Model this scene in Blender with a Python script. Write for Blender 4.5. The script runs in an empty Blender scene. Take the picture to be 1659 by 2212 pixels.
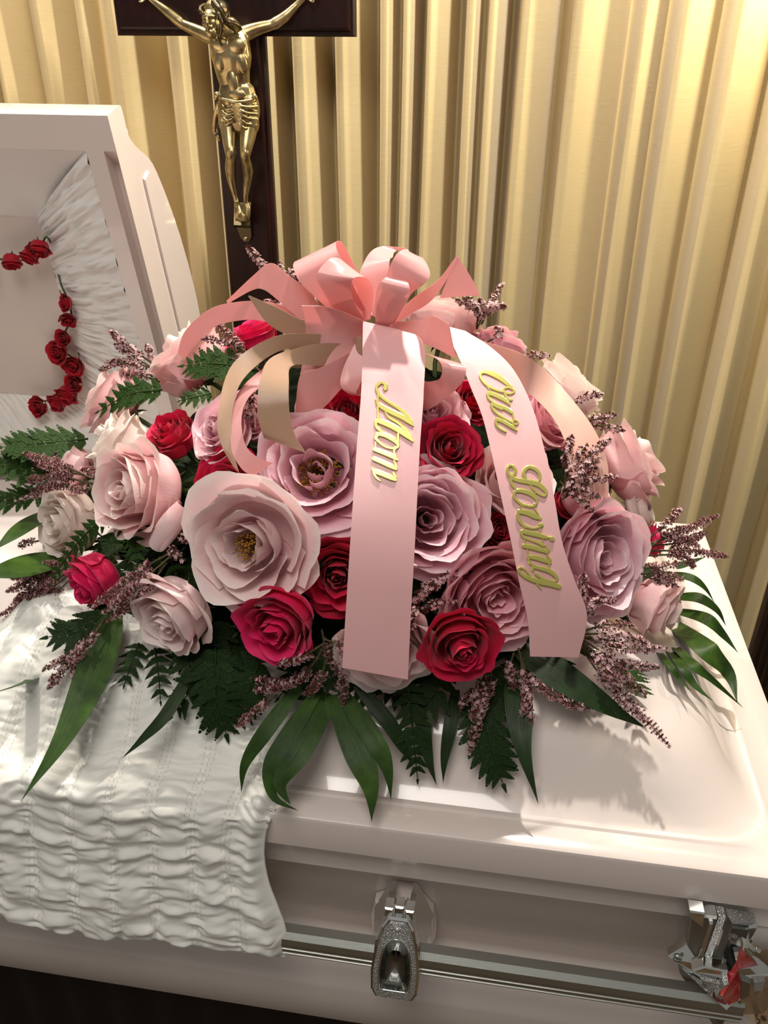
import bpy, bmesh, math, random
import numpy as np
from mathutils import Vector, Matrix, Quaternion
from mathutils import noise as mnoise

scene = bpy.context.scene
col = scene.collection
PI = math.pi
rad = math.radians

# ---------------------------------------------------------------- camera
CAM = np.array([-0.36094516, -0.56304457, 0.69353156])
FPX, PITCH, YAW, ROLL = 1761.18, 0.513444, -0.1456955, -0.0080463


def cam_axes(p, y, r):
    cp, sp, cy, sy, cr, sr = math.cos(p), math.sin(p), math.cos(y), math.sin(y), math.cos(r), math.sin(r)
    fwd = np.array([sy * cp, cy * cp, -sp])
    right = np.array([cy, -sy, 0.0])
    down = np.cross(fwd, right)
    return np.array([cr * right + sr * down, -sr * right + cr * down, fwd])


AX = cam_axes(PITCH, YAW, ROLL)
cam_d = bpy.data.cameras.new('camera')
cam = bpy.data.objects.new('camera', cam_d)
col.objects.link(cam)
cam_d.sensor_fit = 'HORIZONTAL'
cam_d.sensor_width = 36.0
cam_d.lens = FPX / 1659.0 * 36.0
cam_d.clip_start = 0.02
cam_d.clip_end = 50
mw = Matrix.Identity(4)
for i in range(3):
    mw[i][0], mw[i][1], mw[i][2], mw[i][3] = AX[0][i], -AX[1][i], -AX[2][i], CAM[i]
cam.matrix_world = mw
scene.camera = cam

# ---------------------------------------------------------------- world, lights, exposure
world = bpy.data.worlds.new('room_ambience')
scene.world = world
world.use_nodes = True
bg = world.node_tree.nodes['Background']
bg.inputs[0].default_value = (1.0, 0.95, 0.89, 1)
bg.inputs[1].default_value = 0.16
scene.view_settings.view_transform = 'Standard'
scene.view_settings.look = 'None'
scene.view_settings.exposure = 0.30
scene.view_settings.gamma = 1.0
scene.view_settings.use_curve_mapping = False


def light(name, kind, loc, energy, color, size=0.1, target=None, spot=None, blend=0.4):
    d = bpy.data.lights.new(name, kind)
    d.energy = energy
    d.color = color
    if kind == 'AREA':
        d.size = size
    else:
        d.shadow_soft_size = size
    if kind == 'SPOT':
        d.spot_size = rad(spot)
        d.spot_blend = blend
    o = bpy.data.objects.new(name, d)
    col.objects.link(o)
    o.location = loc
    if target is not None:
        o.rotation_euler = (Vector(target) - Vector(loc)).to_track_quat('-Z', 'Y').to_euler()
    return o


# recessed ceiling spot above the casket, a second one over the open lid, the warm lamp right of the frame
light('ceiling_spot', 'SPOT', (-0.22, 0.74, 1.62), 86, (1.0, 0.94, 0.86), 0.03, (-0.45, 0.42, 0.0), 124, 0.75)
light('ceiling_spot', 'SPOT', (-1.15, 0.86, 1.62), 52, (1.0, 0.90, 0.79), 0.035, (-1.0, 0.80, 0.2), 104, 0.8)
light('torchiere', 'POINT', (0.12, 0.90, 0.92), 10, (1.0, 0.86, 0.60), 0.04)
light('room_ceiling_panel', 'AREA', (-0.6, -0.55, 1.62), 10.5, (1.0, 0.94, 0.87), 0.7, (-0.5, 0.1, 0.0))

# ---------------------------------------------------------------- helpers
def ray(px, py):
    """direction through a point measured in the photograph (1659 x 2212)"""
    return AX.T @ np.array([(px - 829.5) / FPX, (py - 1106.0) / FPX, 1.0])


def at(px, py, y):
    """the place at depth y that was measured at (px, py)"""
    d = ray(px, py)
    return CAM + d * ((y - CAM[1]) / d[1])


DC = np.array([-0.53, 0.42, 0.03])      # the mound of the spray: an ellipsoid standing on the lid
DR = np.array([0.43, 0.35, 0.38])


def dome(px, py, k=1.0):
    """the place on the mound (scaled by k) that was measured at (px, py)"""
    d = ray(px, py)
    o = (CAM - DC) / (DR * k)
    v = d / (DR * k)
    a, b, c = v @ v, 2 * o @ v, o @ o - 1
    q = b * b - 4 * a * c
    t = (-b - math.sqrt(q)) / (2 * a) if q > 0 else -b / (2 * a)
    return CAM + d * t


def dome_n(P):
    n = (np.asarray(P) - DC) / (DR * DR)
    return n / np.linalg.norm(n)


def pxm(P):
    """metres per photograph pixel at P"""
    return float(AX[2] @ (np.asarray(P) - CAM)) / FPX


ORG = {}
ALLM = {}


def tag(o, label, cat, group=None, kind=None):
    if label:
        o['label'] = label
    if cat:
        o['category'] = cat
    if group:
        o['group'] = group
    if kind:
        o['kind'] = kind
    return o


def thing(name, loc, label, cat, group=None):
    o = bpy.data.objects.new(name, None)
    o.empty_display_size = 0.03
    col.objects.link(o)
    o.location = loc
    ORG[o.name] = np.array(loc, float)
    return tag(o, label, cat, group)


def obj(name, V, F, m, parent=None, smooth=True, uv=None, local=False):
    """one mesh object; V in world space unless local"""
    V = np.asarray(V, float)
    org = np.zeros(3)
    if parent is not None and not local:
        org = ORG.get(parent.name, org)
    me = bpy.data.meshes.new(name)
    me.from_pydata((V - org).tolist(), [], F if isinstance(F, list) else F.tolist())
    if smooth:
        me.polygons.foreach_set('use_smooth', [True] * len(me.polygons))
    if uv is not None:
        L = me.uv_layers.new(name='uv')
        vi = np.empty(len(me.loops), dtype=np.int32)
        me.loops.foreach_get('vertex_index', vi)
        L.data.foreach_set('uv', np.asarray(uv, float)[vi].ravel())
    me.update()
    if m is not None:
        me.materials.append(m)
    o = bpy.data.objects.new(name, me)
    col.objects.link(o)
    if parent is not None:
        o.parent = parent
        ORG[o.name] = org
    return o


def mod(o, kind, **kw):
    md = o.modifiers.new(kind.lower(), kind)
    for k, v in kw.items():
        setattr(md, k, v)
    return md


def join(parts):
    V, F, n = [], [], 0
    for v, f in parts:
        V.append(np.asarray(v, float).reshape(-1, 3))
        F += [tuple(int(i) + n for i in q) for q in f]
        n += len(V[-1])
    return np.concatenate(V), F


def grid_faces(nu, nv, cu=False, cv=False):
    F = []
    for i in range(nu if cu else nu - 1):
        for j in range(nv if cv else nv - 1):
            a, b = i, (i + 1) % nu
            c, d = j, (j + 1) % nv
            F.append((a * nv + c, b * nv + c, b * nv + d, a * nv + d))
    return F


def box(x0, x1, y0, y1, z0, z1):
    V = [(x, y, z) for x in (x0, x1) for y in (y0, y1) for z in (z0, z1)]
    F = [(0, 1, 3, 2), (4, 6, 7, 5), (0, 4, 5, 1), (2, 3, 7, 6), (0, 2, 6, 4), (1, 5, 7, 3)]
    return np.array(V, float), F


def unit(v):
    v = np.asarray(v, float)
    n = np.linalg.norm(v)
    return v / n if n > 1e-12 else v


def spline(P, n):
    """Catmull-Rom through P, n samples"""
    P = np.asarray(P, float)
    if len(P) == 2:
        t = np.linspace(0, 1, n)[:, None]
        return P[0] * (1 - t) + P[1] * t
    Q = np.vstack([2 * P[0] - P[1], P, 2 * P[-1] - P[-2]])
    out = []
    for s in np.linspace(0, len(P) - 1, n):
        i = min(int(s), len(P) - 2)
        t = s - i
        a, b, c, d = Q[i:i + 4]
        out.append(0.5 * (2 * b + (c - a) * t + (2 * a - 5 * b + 4 * c - d) * t * t + (3 * b - a - 3 * c + d) * t ** 3))
    return np.array(out)


def frames(P, up=(0, 0, 1)):
    """tangent, side, normal along a polyline (parallel transport)"""
    P = np.asarray(P, float)
    T = np.gradient(P, axis=0)
    T /= np.maximum(np.linalg.norm(T, axis=1, keepdims=True), 1e-12)
    u = np.asarray(up, float)
    s = np.cross(T[0], u)
    if np.linalg.norm(s) < 1e-6:
        s = np.cross(T[0], (1, 0, 0))
    s = unit(s)
    S = []
    for t in T:
        s = unit(s - t * (s @ t))
        S.append(s)
    S = np.array(S)
    return T, S, np.cross(S, T)


def tube(P, R, sides=6, caps=True, up=(0, 0, 1), flat=1.0):
    P = np.asarray(P, float)
    R = np.broadcast_to(np.asarray(R, float), (len(P),))
    T, S, N = frames(P, up)
    a = np.arange(sides) * 2 * PI / sides
    V = (P[:, None, :] + R[:, None, None] * (np.cos(a)[None, :, None] * S[:, None, :] + flat * np.sin(a)[None, :, None] * N[:, None, :])).reshape(-1, 3)
    F = grid_faces(len(P), sides, cv=True)
    if caps:
        F.append(tuple(range(sides))[::-1])
        F.append(tuple(range((len(P) - 1) * sides, len(P) * sides)))
    return V, F


def ellipsoid(c, r, rot=None, nu=12, nv=8):
    V = []
    for j in range(nv + 1):
        ph = PI * j / nv
        for i in range(nu):
            th = 2 * PI * i / nu
            V.append((math.sin(ph) * math.cos(th), math.sin(ph) * math.sin(th), math.cos(ph)))
    V = np.array(V) * np.asarray(r, float)
    if rot is not None:
        V = V @ np.asarray(rot, float).T
    F = []
    for j in range(nv):
        for i in range(nu):
            F.append((j * nu + i, (j + 1) * nu + i, (j + 1) * nu + (i + 1) % nu, j * nu + (i + 1) % nu))
    return V + np.asarray(c, float), F


def prism(pts, h0, h1, O, U, W, N, bevel=0.0):
    """polygon pts (u, w) extruded from h0 to h1 along N; optional chamfer of the far face"""
    pts = np.asarray(pts, float)
    k = len(pts)
    O, U, W, N = (np.asarray(v, float) for v in (O, U, W, N))
    rings = [(pts, h0), (pts, h1)]
    if bevel:
        c = pts.mean(0)
        d = np.maximum(np.linalg.norm(pts - c, axis=1, keepdims=True), 1e-9)
        rings = [(pts, h0), (pts, h1 - bevel * (1 if h1 > h0 else -1)), (c + (pts - c) * np.maximum(0.05, 1 - bevel / d), h1)]
    V = np.concatenate([O + r[:, :1] * U + r[:, 1:] * W + h * N for r, h in rings])
    F = []
    for j in range(len(rings) - 1):
        for i in range(k):
            F.append((j * k + i, j * k + (i + 1) % k, (j + 1) * k + (i + 1) % k, (j + 1) * k + i))
    F.append(tuple(range(k))[::-1])
    F.append(tuple(range((len(rings) - 1) * k, len(rings) * k)))
    return V, F


def sstep(x, a, b):
    t = np.clip((np.asarray(x, float) - a) / (b - a), 0, 1)
    return t * t * (3 - 2 * t)


class VNoise:
    """smooth value noise on a wrapped lattice, vectorised"""
    def __init__(self, seed, n=64):
        self.g = np.random.RandomState(seed).uniform(-1, 1, (n, n))
        self.n = n

    def __call__(self, x, y):
        x, y = np.asarray(x, float), np.asarray(y, float)
        i, j = np.floor(x).astype(int), np.floor(y).astype(int)
        fx, fy = x - i, y - j
        fx, fy = fx * fx * (3 - 2 * fx), fy * fy * (3 - 2 * fy)
        n, g = self.n, self.g
        a, b = g[i % n, j % n], g[(i + 1) % n, j % n]
        c, d = g[i % n, (j + 1) % n], g[(i + 1) % n, (j + 1) % n]
        return (a * (1 - fx) + b * fx) * (1 - fy) + (c * (1 - fx) + d * fx) * fy


# ---------------------------------------------------------------- materials
def srgb(r, g, b):
    f = lambda c: c / 12.92 if c <= 0.04045 else ((c + 0.055) / 1.055) ** 2.4
    return tuple(f(c / 255.0) for c in (r, g, b)) + (1,)


def mat(name, base=(0.8, 0.8, 0.8, 1), rough=0.5, metal=0.0, coat=0.0, sheen=0.0, spec=0.5, trans=0.0):
    m = bpy.data.materials.new(name)
    m.use_nodes = True
    p = m.node_tree.nodes['Principled BSDF']
    p.inputs['Base Color'].default_value = base
    p.inputs['Roughness'].default_value = rough
    p.inputs['Metallic'].default_value = metal
    p.inputs['Coat Weight'].default_value = coat
    p.inputs['Coat Roughness'].default_value = 0.04
    p.inputs['Sheen Weight'].default_value = sheen
    p.inputs['Specular IOR Level'].default_value = spec
    if trans:
        add_translucent(m, trans)
    return m


def N(m, t, **kw):
    n = m.node_tree.nodes.new(t)
    for k, v in kw.items():
        setattr(n, k, v)
    return n


def LK(m, a, b):
    m.node_tree.links.new(a, b)


def prin(m):
    return m.node_tree.nodes['Principled BSDF']


def add_translucent(m, f, tint=None):
    """thin leaf, petal or cloth: part of the light goes through"""
    p = prin(m)
    out = m.node_tree.nodes['Material Output']
    tr = N(m, 'ShaderNodeBsdfTranslucent')
    mx = N(m, 'ShaderNodeMixShader')
    mx.inputs[0].default_value = f
    src = p.inputs['Base Color']
    if src.is_linked:
        LK(m, src.links[0].from_socket, tr.inputs[0])
    else:
        tr.inputs[0].default_value = tint or src.default_value
    LK(m, p.outputs[0], mx.inputs[1])
    LK(m, tr.outputs[0], mx.inputs[2])
    LK(m, mx.outputs[0], out.inputs[0])


def ramp(m, fac, stops):
    r = N(m, 'ShaderNodeValToRGB')
    e = r.color_ramp.elements
    while len(e) < len(stops):
        e.new(0.5)
    for q, (p, c) in zip(e, stops):
        q.position, q.color = p, c
    LK(m, fac, r.inputs[0])
    return r.outputs[0]


def tex(m, scale, detail=3, coord='Object', vec_scale=None, kind='ShaderNodeTexNoise', rough=0.55):
    tc = N(m, 'ShaderNodeTexCoord')
    src = tc.outputs[coord]
    if vec_scale is not None:
        mp = N(m, 'ShaderNodeMapping')
        mp.inputs['Scale'].default_value = vec_scale
        LK(m, src, mp.inputs[0])
        src = mp.outputs[0]
    t = N(m, kind)
    t.inputs['Scale'].default_value = scale
    if kind == 'ShaderNodeTexNoise':
        t.inputs['Detail'].default_value = detail
        t.inputs['Roughness'].default_value = rough
    LK(m, src, t.inputs['Vector'])
    return t


def bump(m, height, strength=0.2, dist=0.002):
    b = N(m, 'ShaderNodeBump')
    b.inputs['Strength'].default_value = strength
    b.inputs['Distance'].default_value = dist
    LK(m, height, b.inputs['Height'])
    LK(m, b.outputs[0], prin(m).inputs['Normal'])
    return b


M = {}
M['paint'] = mat('casket_paint', srgb(230, 217, 209), 0.2, coat=0.75)
t = tex(M['paint'], 420, 2)
b = bump(M['paint'], t.outputs[0], 0.05, 0.0006)
M['chrome'] = mat('chrome', (0.86, 0.88, 0.86, 1), 0.07, 1.0)
M['chrome_rough'] = mat('hammered_chrome', (0.80, 0.82, 0.80, 1), 0.22, 1.0)
t = tex(M['chrome_rough'], 900, 2, kind='ShaderNodeTexVoronoi')
bump(M['chrome_rough'], t.outputs[0], 0.9, 0.0012)
M['rail'] = mat('brushed_rail', (0.52, 0.54, 0.50, 1), 0.38, 1.0)
t = tex(M['rail'], 60, 3, vec_scale=(1, 60, 60))
bump(M['rail'], t.outputs[0], 0.15, 0.0004)
M['brushed'] = mat('brushed_chrome', (0.40, 0.42, 0.39, 1), 0.3, 1.0)
t = tex(M['brushed'], 90, 3, vec_scale=(30, 30, 1))
bump(M['brushed'], t.outputs[0], 0.4, 0.0006)
M['red_enamel'] = mat('red_enamel', srgb(196, 62, 62), 0.2, coat=0.5)
t = tex(M['red_enamel'], 60, 3)
LK(M['red_enamel'], ramp(M['red_enamel'], t.outputs[0], [(0.3, srgb(150, 20, 30)), (0.55, srgb(205, 70, 70)), (0.75, srgb(225, 150, 130))]), prin(M['red_enamel']).inputs['Base Color'])
M['dark'] = mat('black_skirt', srgb(20, 14, 12), 0.7)
M['lining'] = mat('white_crepe_lining', srgb(240, 236, 230), 0.65, sheen=0.25)
t = tex(M['lining'], 900, 2)
bump(M['lining'], t.outputs[0], 0.1, 0.0005)
M['panel'] = mat('pink_crepe_panel', srgb(222, 208, 198), 0.75, sheen=0.2)
t = tex(M['panel'], 700, 2)
bump(M['panel'], t.outputs[0], 0.12, 0.0005)
M['quilt'] = mat('white_quilted_crepe', srgb(238, 238, 230), 0.5, sheen=0.25)
t = tex(M['quilt'], 1100, 2)
bump(M['quilt'], t.outputs[0], 0.08, 0.0004)
M['thread'] = mat('stitching_thread', srgb(205, 203, 196), 0.6)
M['satin_in'] = mat('satin_coverlet', srgb(244, 234, 229), 0.35, sheen=0.2)

# ---------------------------------------------------------------- the setting
M['carpet'] = mat('patterned_carpet', srgb(60, 44, 32), 0.95)
t = tex(M['carpet'], 75, 2, kind='ShaderNodeTexVoronoi')
n2 = tex(M['carpet'], 130, 4)
mixn = N(M['carpet'], 'ShaderNodeMath', operation='ADD')
LK(M['carpet'], t.outputs['Distance'], mixn.inputs[0])
mm = N(M['carpet'], 'ShaderNodeMath', operation='MULTIPLY')
mm.inputs[1].default_value = 0.5
LK(M['carpet'], n2.outputs[0], mm.inputs[0])
LK(M['carpet'], mm.outputs[0], mixn.inputs[1])
LK(M['carpet'], ramp(M['carpet'], mixn.outputs[0], [(0.38, srgb(150, 130, 105)), (0.5, srgb(92, 66, 36)), (0.66, srgb(30, 22, 16)), (0.85, srgb(120, 96, 70))]), prin(M['carpet']).inputs['Base Color'])
bump(M['carpet'], n2.outputs[0], 0.8, 0.01)
FLOOR = -0.95
tag(obj('floor', *box(-3.2, 2.2, -2.5, 1.35, FLOOR - 0.05, FLOOR), M['carpet'], smooth=False), 'brown and tan patterned carpet floor', 'floor', kind='structure')
M['wall'] = mat('wall_paint', srgb(150, 130, 100), 0.8)
t = tex(M['wall'], 30, 3)
bump(M['wall'], t.outputs[0], 0.05, 0.002)
tag(obj('wall_back', *box(-3.2, 2.2, 1.30, 1.40, FLOOR, 1.75), M['wall'], smooth=False), 'tan wall behind the gold curtain', 'wall', kind='structure')

# gold slub curtain: folds where they were measured along the wall
M['curtain'] = mat('gold_slub_curtain', srgb(206, 184, 134), 0.62, sheen=0.25)
cm = M['curtain']
t = tex(cm, 1.0, 4, vec_scale=(26, 26, 330))
t2 = tex(cm, 1.0, 2, vec_scale=(900, 900, 700))
LK(cm, ramp(cm, t.outputs[0], [(0.25, srgb(212, 190, 138)), (0.5, srgb(215, 194, 143)), (0.8, srgb(218, 198, 150))]), prin(cm).inputs['Base Color'])
slub = tex(cm, 1.0, 1, vec_scale=(38, 38, 210))
sr = ramp(cm, slub.outputs[0], [(0.66, (0, 0, 0, 1)), (0.74, (1, 1, 1, 1))])
ad = N(cm, 'ShaderNodeMath', operation='MULTIPLY_ADD')
LK(cm, sr, ad.inputs[0])
ad.inputs[1].default_value = 1.6
LK(cm, t.outputs[0], ad.inputs[2])
bump(cm, ad.outputs[0], 0.08, 0.0006)
add_translucent(cm, 0.12)

CY = 1.04
FOLDS = [(10, 'V'), (37, 'R'), (84, 'V'), (132, 'R'), (180, 'V'), (219, 'R'), (237, 'v'), (285, 'R'), (345, 'V'), (417, 'R'), (452, 'V'), (500, 'R'), (550, 'V'),
         (593, 'R'), (626, 'V'), (673, 'R'), (714, 'V'), (750, 'R'), (806, 'V'), (838, 'R'), (856, 'w'), (878, 'R'), (902, 'V'), (924, 'R'), (979, 'V'), (1012, 'R'),
         (1029, 'w'), (1053, 'R'), (1088, 'D'), (1122, 'R'), (1189, 'V'), (1226, 'R'), (1330, 'V'), (1354, 'R'), (1413, 'V'), (1442, 'R'), (1516, 'V'), (1546, 'R'), (1635, 'V'), (1668, 'R')]
fx, fy = [], []
for px, k in FOLDS:
    fx.append(at(px, 194 if px < 460 else 298, CY)[0])
    fy.append({'R': -0.045, 'V': 0.05, 'v': 0.0, 'w': 0.015, 'D': 0.075}[k])
rng = random.Random(5)
x = fx[0]
while x > -2.7:
    x -= rng.uniform(0.035, 0.055)
    fx.insert(0, x)
    fy.insert(0, -0.04 if fy[0] > 0 else 0.036)
x = fx[-1]
while x < 0.335:
    x += rng.uniform(0.035, 0.055)
    fx.append(x)
    fy.append(-0.04 if fy[-1] > 0 else 0.036)
fx, fy = np.array(fx), np.array(fy)
X = np.linspace(fx[0], min(fx[-1], 0.365), 1500)
k = np.clip(np.searchsorted(fx, X) - 1, 0, len(fx) - 2)
u = (X - fx[k]) / (fx[k + 1] - fx[k])
rise = fy[k + 1] < fy[k]                      # valley to ridge: a steep turn, then a long soft back
dx = (fx[k + 1] - fx[k])
Xo = -0.12 * dx * np.sin(2 * PI * (u - 0.5)) * np.where(rise, 1, -1)
u = np.where(rise, 1 - (1 - u) ** 1.4, u ** 1.4)
u = u * u * (3 - 2 * u)
Y0 = fy[k] * (1 - u) + fy[k + 1] * u
Z = np.linspace(FLOOR + 0.015, 1.70, 64)
vn = VNoise(3)
XX, ZZ = np.meshgrid(X, Z, indexing='ij')
amp = 0.92 + 0.22 * vn(XX * 7, ZZ * 0.9 + 7)
XX = XX + Xo[:, None]
YY = CY + Y0[:, None] * amp + 0.006 * vn(XX * 14 + 3, ZZ * 2.2)
XX = XX + 0.006 * vn(XX * 9 + 9, ZZ * 1.3)
V = np.stack([XX, YY, ZZ], -1).reshape(-1, 3)
cur = obj('curtain', V, grid_faces(len(X), len(Z)), M['curtain'])
mod(cur, 'SOLIDIFY', thickness=0.0015)
tag(cur, 'floor-length gold slub curtain hanging in deep folds behind the casket', 'curtain')

# dark fluted wood post just right of the curtain
M['wood_dark'] = mat('dark_fluted_wood', srgb(38, 24, 14), 0.5)
t = tex(M['wood_dark'], 20, 4, vec_scale=(8, 8, 0.6))
LK(M['wood_dark'], ramp(M['wood_dark'], t.outputs[0], [(0.3, srgb(26, 16, 10)), (0.7, srgb(58, 38, 22))]), prin(M['wood_dark']).inputs['Base Color'])
px0 = at(1645, 1340, 0.985)[0]
parts = [box(px0, px0 + 0.42, 0.985, 1.03, FLOOR, 1.70)]
for i in range(26):
    xx = px0 + 0.006 + i * 0.0158
    parts.append(tube([(xx, 0.985, FLOOR), (xx, 0.985, 1.70)], 0.006, 6))
V, F = join(parts)
tag(obj('trim_1', V, F, M['wood_dark'], smooth=False), 'dark fluted wooden panel beside the curtain', 'panel', kind='structure')

# ---------------------------------------------------------------- the casket
XS, XL, WD = -0.885, -2.03, 0.70          # split between the lids, head end, width
casket = thing('casket', (-1.0, 0.35, -0.375), 'glossy pale pink half-couch casket with its head lid open', 'casket')


def ring(d, dr, z, xl, xr, r, n=7, open_left=False):
    """rectangle inset by d (dr at the ends) with rounded corners r; open_left starts and ends on x = xl"""
    y0, y1, x1 = d, WD - d, xr - dr
    r = max(r, 1e-4)
    P = []
    if open_left:
        P.append((xl, y0, z))
        for i in range(1, 5):
            P.append((xl + (x1 - r - xl) * i / 5, y0, z))
    else:
        x0 = xl + dr
        for i in range(n):
            a = PI + PI / 2 * i / (n - 1)
            P.append((x0 + r + r * math.cos(a), y0 + r + r * math.sin(a), z))
    for i in range(n):
        a = -PI / 2 + PI / 2 * i / (n - 1)
        P.append((x1 - r + r * math.cos(a), y0 + r + r * math.sin(a), z))
    for i in range(n):
        a = PI / 2 * i / (n - 1)
        P.append((x1 - r + r * math.cos(a), y1 - r + r * math.sin(a), z))
    if open_left:
        for i in range(4, 0, -1):
            P.append((xl + (x1 - r - xl) * i / 5, y1, z))
        P.append((xl, y1, z))
    else:
        x0 = xl + dr
        for i in range(n):
            a = PI / 2 + PI / 2 * i / (n - 1)
            P.append((x0 + r + r * math.cos(a), y1 - r + r * math.sin(a), z))
    return P


# shell of the body
prof = [(0.10, -0.30), (0.10, -0.055), (0.016, -0.050), (0.012, -0.052), (0.012, -0.088), (0.018, -0.094), (0.033, -0.099), (0.034, -0.106), (0.036, -0.195), (0.041, -0.215), (0.044, -0.228),
        (0.0435, -0.238), (0.036, -0.250), (0.005, -0.292), (0.0, -0.300), (0.0, -0.362), (0.004, -0.370), (0.03, -0.375)]
rings = [ring(d, d, z, XL, 0.0, 0.012) for d, z in prof]
nr = len(rings[0])
V = np.array(rings).reshape(-1, 3)
F = grid_faces(len(rings), nr, cv=True)
F = [f[::-1] for f in F]
F.append(tuple(range(nr))[::-1])
F.append(tuple(range((len(rings) - 1) * nr, len(rings) * nr)))
shell = obj('shell', V, F, M['paint'], casket)
mod(shell, 'EDGE_SPLIT', split_angle=rad(40))

LIDP = [(0.0, -0.045), (0.0, -0.005), (0.0015, -0.0015), (0.005, 0.0), (0.018, 0.0005), (0.031, 0.0), (0.0335, 0.0022), (0.037, 0.0022), (0.040, 0.001), (0.048, 0.005), (0.058, 0.013), (0.068, 0.0235),
        (0.078, 0.036), (0.088, 0.047), (0.100, 0.0565), (0.115, 0.064), (0.135, 0.0715), (0.16, 0.080), (0.19, 0.0885), (0.23, 0.098), (0.28, 0.1055), (0.32, 0.109), (0.348, 0.110)]


def lid_end(d):
    return d * 1.35 if d < 0.05 else 0.0675 + (d - 0.05) * 0.9


def lid_r(d):
    return 0.004 + 0.065 * float(sstep(d, 0.024, 0.042)) + 0.055 * float(sstep(d, 0.045, 0.12))


rings = [ring(d, lid_end(d), z, XS + 0.003, 0.0, min(lid_r(d), max(0.001, WD / 2 - d - 0.0005)), open_left=True) for d, z in LIDP]
nr = len(rings[0])
V = np.array(rings).reshape(-1, 3)
F = grid_faces(len(rings), nr)
F.append(tuple((len(rings) - 1) * nr + i for i in range(nr)))
# header closing the cut end
left = [r * nr for r in range(len(rings))] + [r * nr + nr - 1 for r in range(len(rings) - 1, -1, -1)]
F.append(tuple(left))
foot = obj('foot_lid', V, F, M['paint'], casket)
mod(foot, 'EDGE_SPLIT', split_angle=rad(38))

# head lid, built closed and swung up about the hinge
TH = rad(15)
HY, HZ = WD, -0.06
E1 = np.array([0, -math.sin(TH), math.cos(TH)])
EN = np.array([0, math.cos(TH), math.sin(TH)])
HO = np.array([0, HY, HZ])


def swing(P):
    """closed-lid coordinates (x, y, z) to the opened lid"""
    P = np.asarray(P, float)
    s = WD - P[..., 1]
    h = P[..., 2] - HZ
    return HO + P[..., :1] * np.array([1, 0, 0]) + s[..., None] * E1 + h[..., None] * EN


rings = []
for d, z in LIDP:
    dr = lid_end(d)
    r_ = ring(d, dr, z, -XS, -XL, min(lid_r(d), max(0.001, WD / 2 - d - 0.0005)), open_left=True)
    rings.append([(-p[0], p[1], p[2]) for p in r_])
nr = len(rings[0])
V = np.array(rings).reshape(-1, 3)
F = grid_faces(len(rings), nr)
F = [f[::-1] for f in F]
F.append(tuple((len(rings) - 1) * nr + i for i in range(nr))[::-1])
outer = (V, F)
head = obj('head_lid', swing(V), F, M['paint'], casket)
mod(head, 'EDGE_SPLIT', split_angle=rad(38))
# cut end of the head lid: flat header with the rabbet that the foot lid closes against
prof2 = [(d, z) for d, z in LIDP]
full = prof2 + [(WD - d, z) for d, z in prof2[::-1]]
hp = np.array(full)
capV = [(XS, y, z) for y, z in full]
V, F = [np.array(capV)], [tuple(range(len(full)))]
obj('end_cap', swing(V[0]), F, M['paint'], head, smooth=False)
# raised moulding on the cut end, following the crown
inner = []
for (y, z) in full:
    if z > 0.03:
        c = np.array([0.35, -0.02])
        v = np.array([y, z]) - c
        inner.append(c + v * (1 - 0.022 / np.linalg.norm(v)))
inner = np.array(inner)
inner = np.vstack([inner, [[inner[-1][0] - 0.004, 0.012], [inner[0][0] + 0.004, 0.012]]])
V, F = prism(inner, 0.0, 0.0035, (XS, 0, 0), (0, 1, 0), (0, 0, 1), (1, 0, 0), 0.003)
obj('end_moulding', swing(V), F, M['paint'], head, smooth=False)

# frame of the lid opening (flat border) and the rabbet strip
OX, OT, OB = -0.928, 0.655, 0.125        # opening: right side, top and bottom measured up the lid


def lidp(x, s, h):
    return HO + np.array([x, 0, 0]) + s * E1 + h * EN


def quad_strip(rows):
    rows = np.array(rows)
    return rows.reshape(-1, 3), grid_faces(rows.shape[0], rows.shape[1])


h0 = 0.015
outerR = [lidp(XS - 0.0235, 0.70, h0), lidp(XS - 0.0235, 0.0, h0)]
V = [lidp(XS, 0.70, h0), lidp(XS, 0.655, h0), lidp(XS - 0.018, 0.655, h0), lidp(XS - 0.018, 0.0, h0), lidp(OX, OB, h0), lidp(OX, OT, h0), lidp(XL + 0.045, OT, h0), lidp(XL + 0.045, OB, h0), lidp(XL, 0.70, h0), lidp(XL, 0.0, h0), lidp(XS - 0.018, 0.70, h0)]
F = [(0, 10, 2, 1), (2, 10, 8, 6, 5), (2, 5, 4, 3), (4, 7, 9, 3), (8, 9, 7, 6)]
obj('lid_frame', np.array(V), F, M['paint'], head, smooth=False)
# rabbet: a channel along the cut end below the top corner block
ch = [(XS - 0.018, h0), (XS - 0.018, h0 + 0.022), (XS - 0.006, h0 + 0.022), (XS, h0 + 0.014)]
V, F = [], []
for s in (0.655, 0.63, 0.0):
    for j, (x, h) in enumerate(ch):
        if s == 0.655:
            x, h = XS - 0.018 + 0.018 * j / 3, h0
        V.append(lidp(x, s, h))
obj('rabbet', np.array(V), grid_faces(3, 4), M['paint'], head, smooth=False)
# the slivers of header that show beside the rabbet belong to the end cap

# shirred lining: four sloping sides and the flat crepe panel at the back
IX, IT, IB, IH = -1.075, 0.527, 0.185, 0.085
vn1, vn2 = VNoise(11), VNoise(12)


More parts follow.
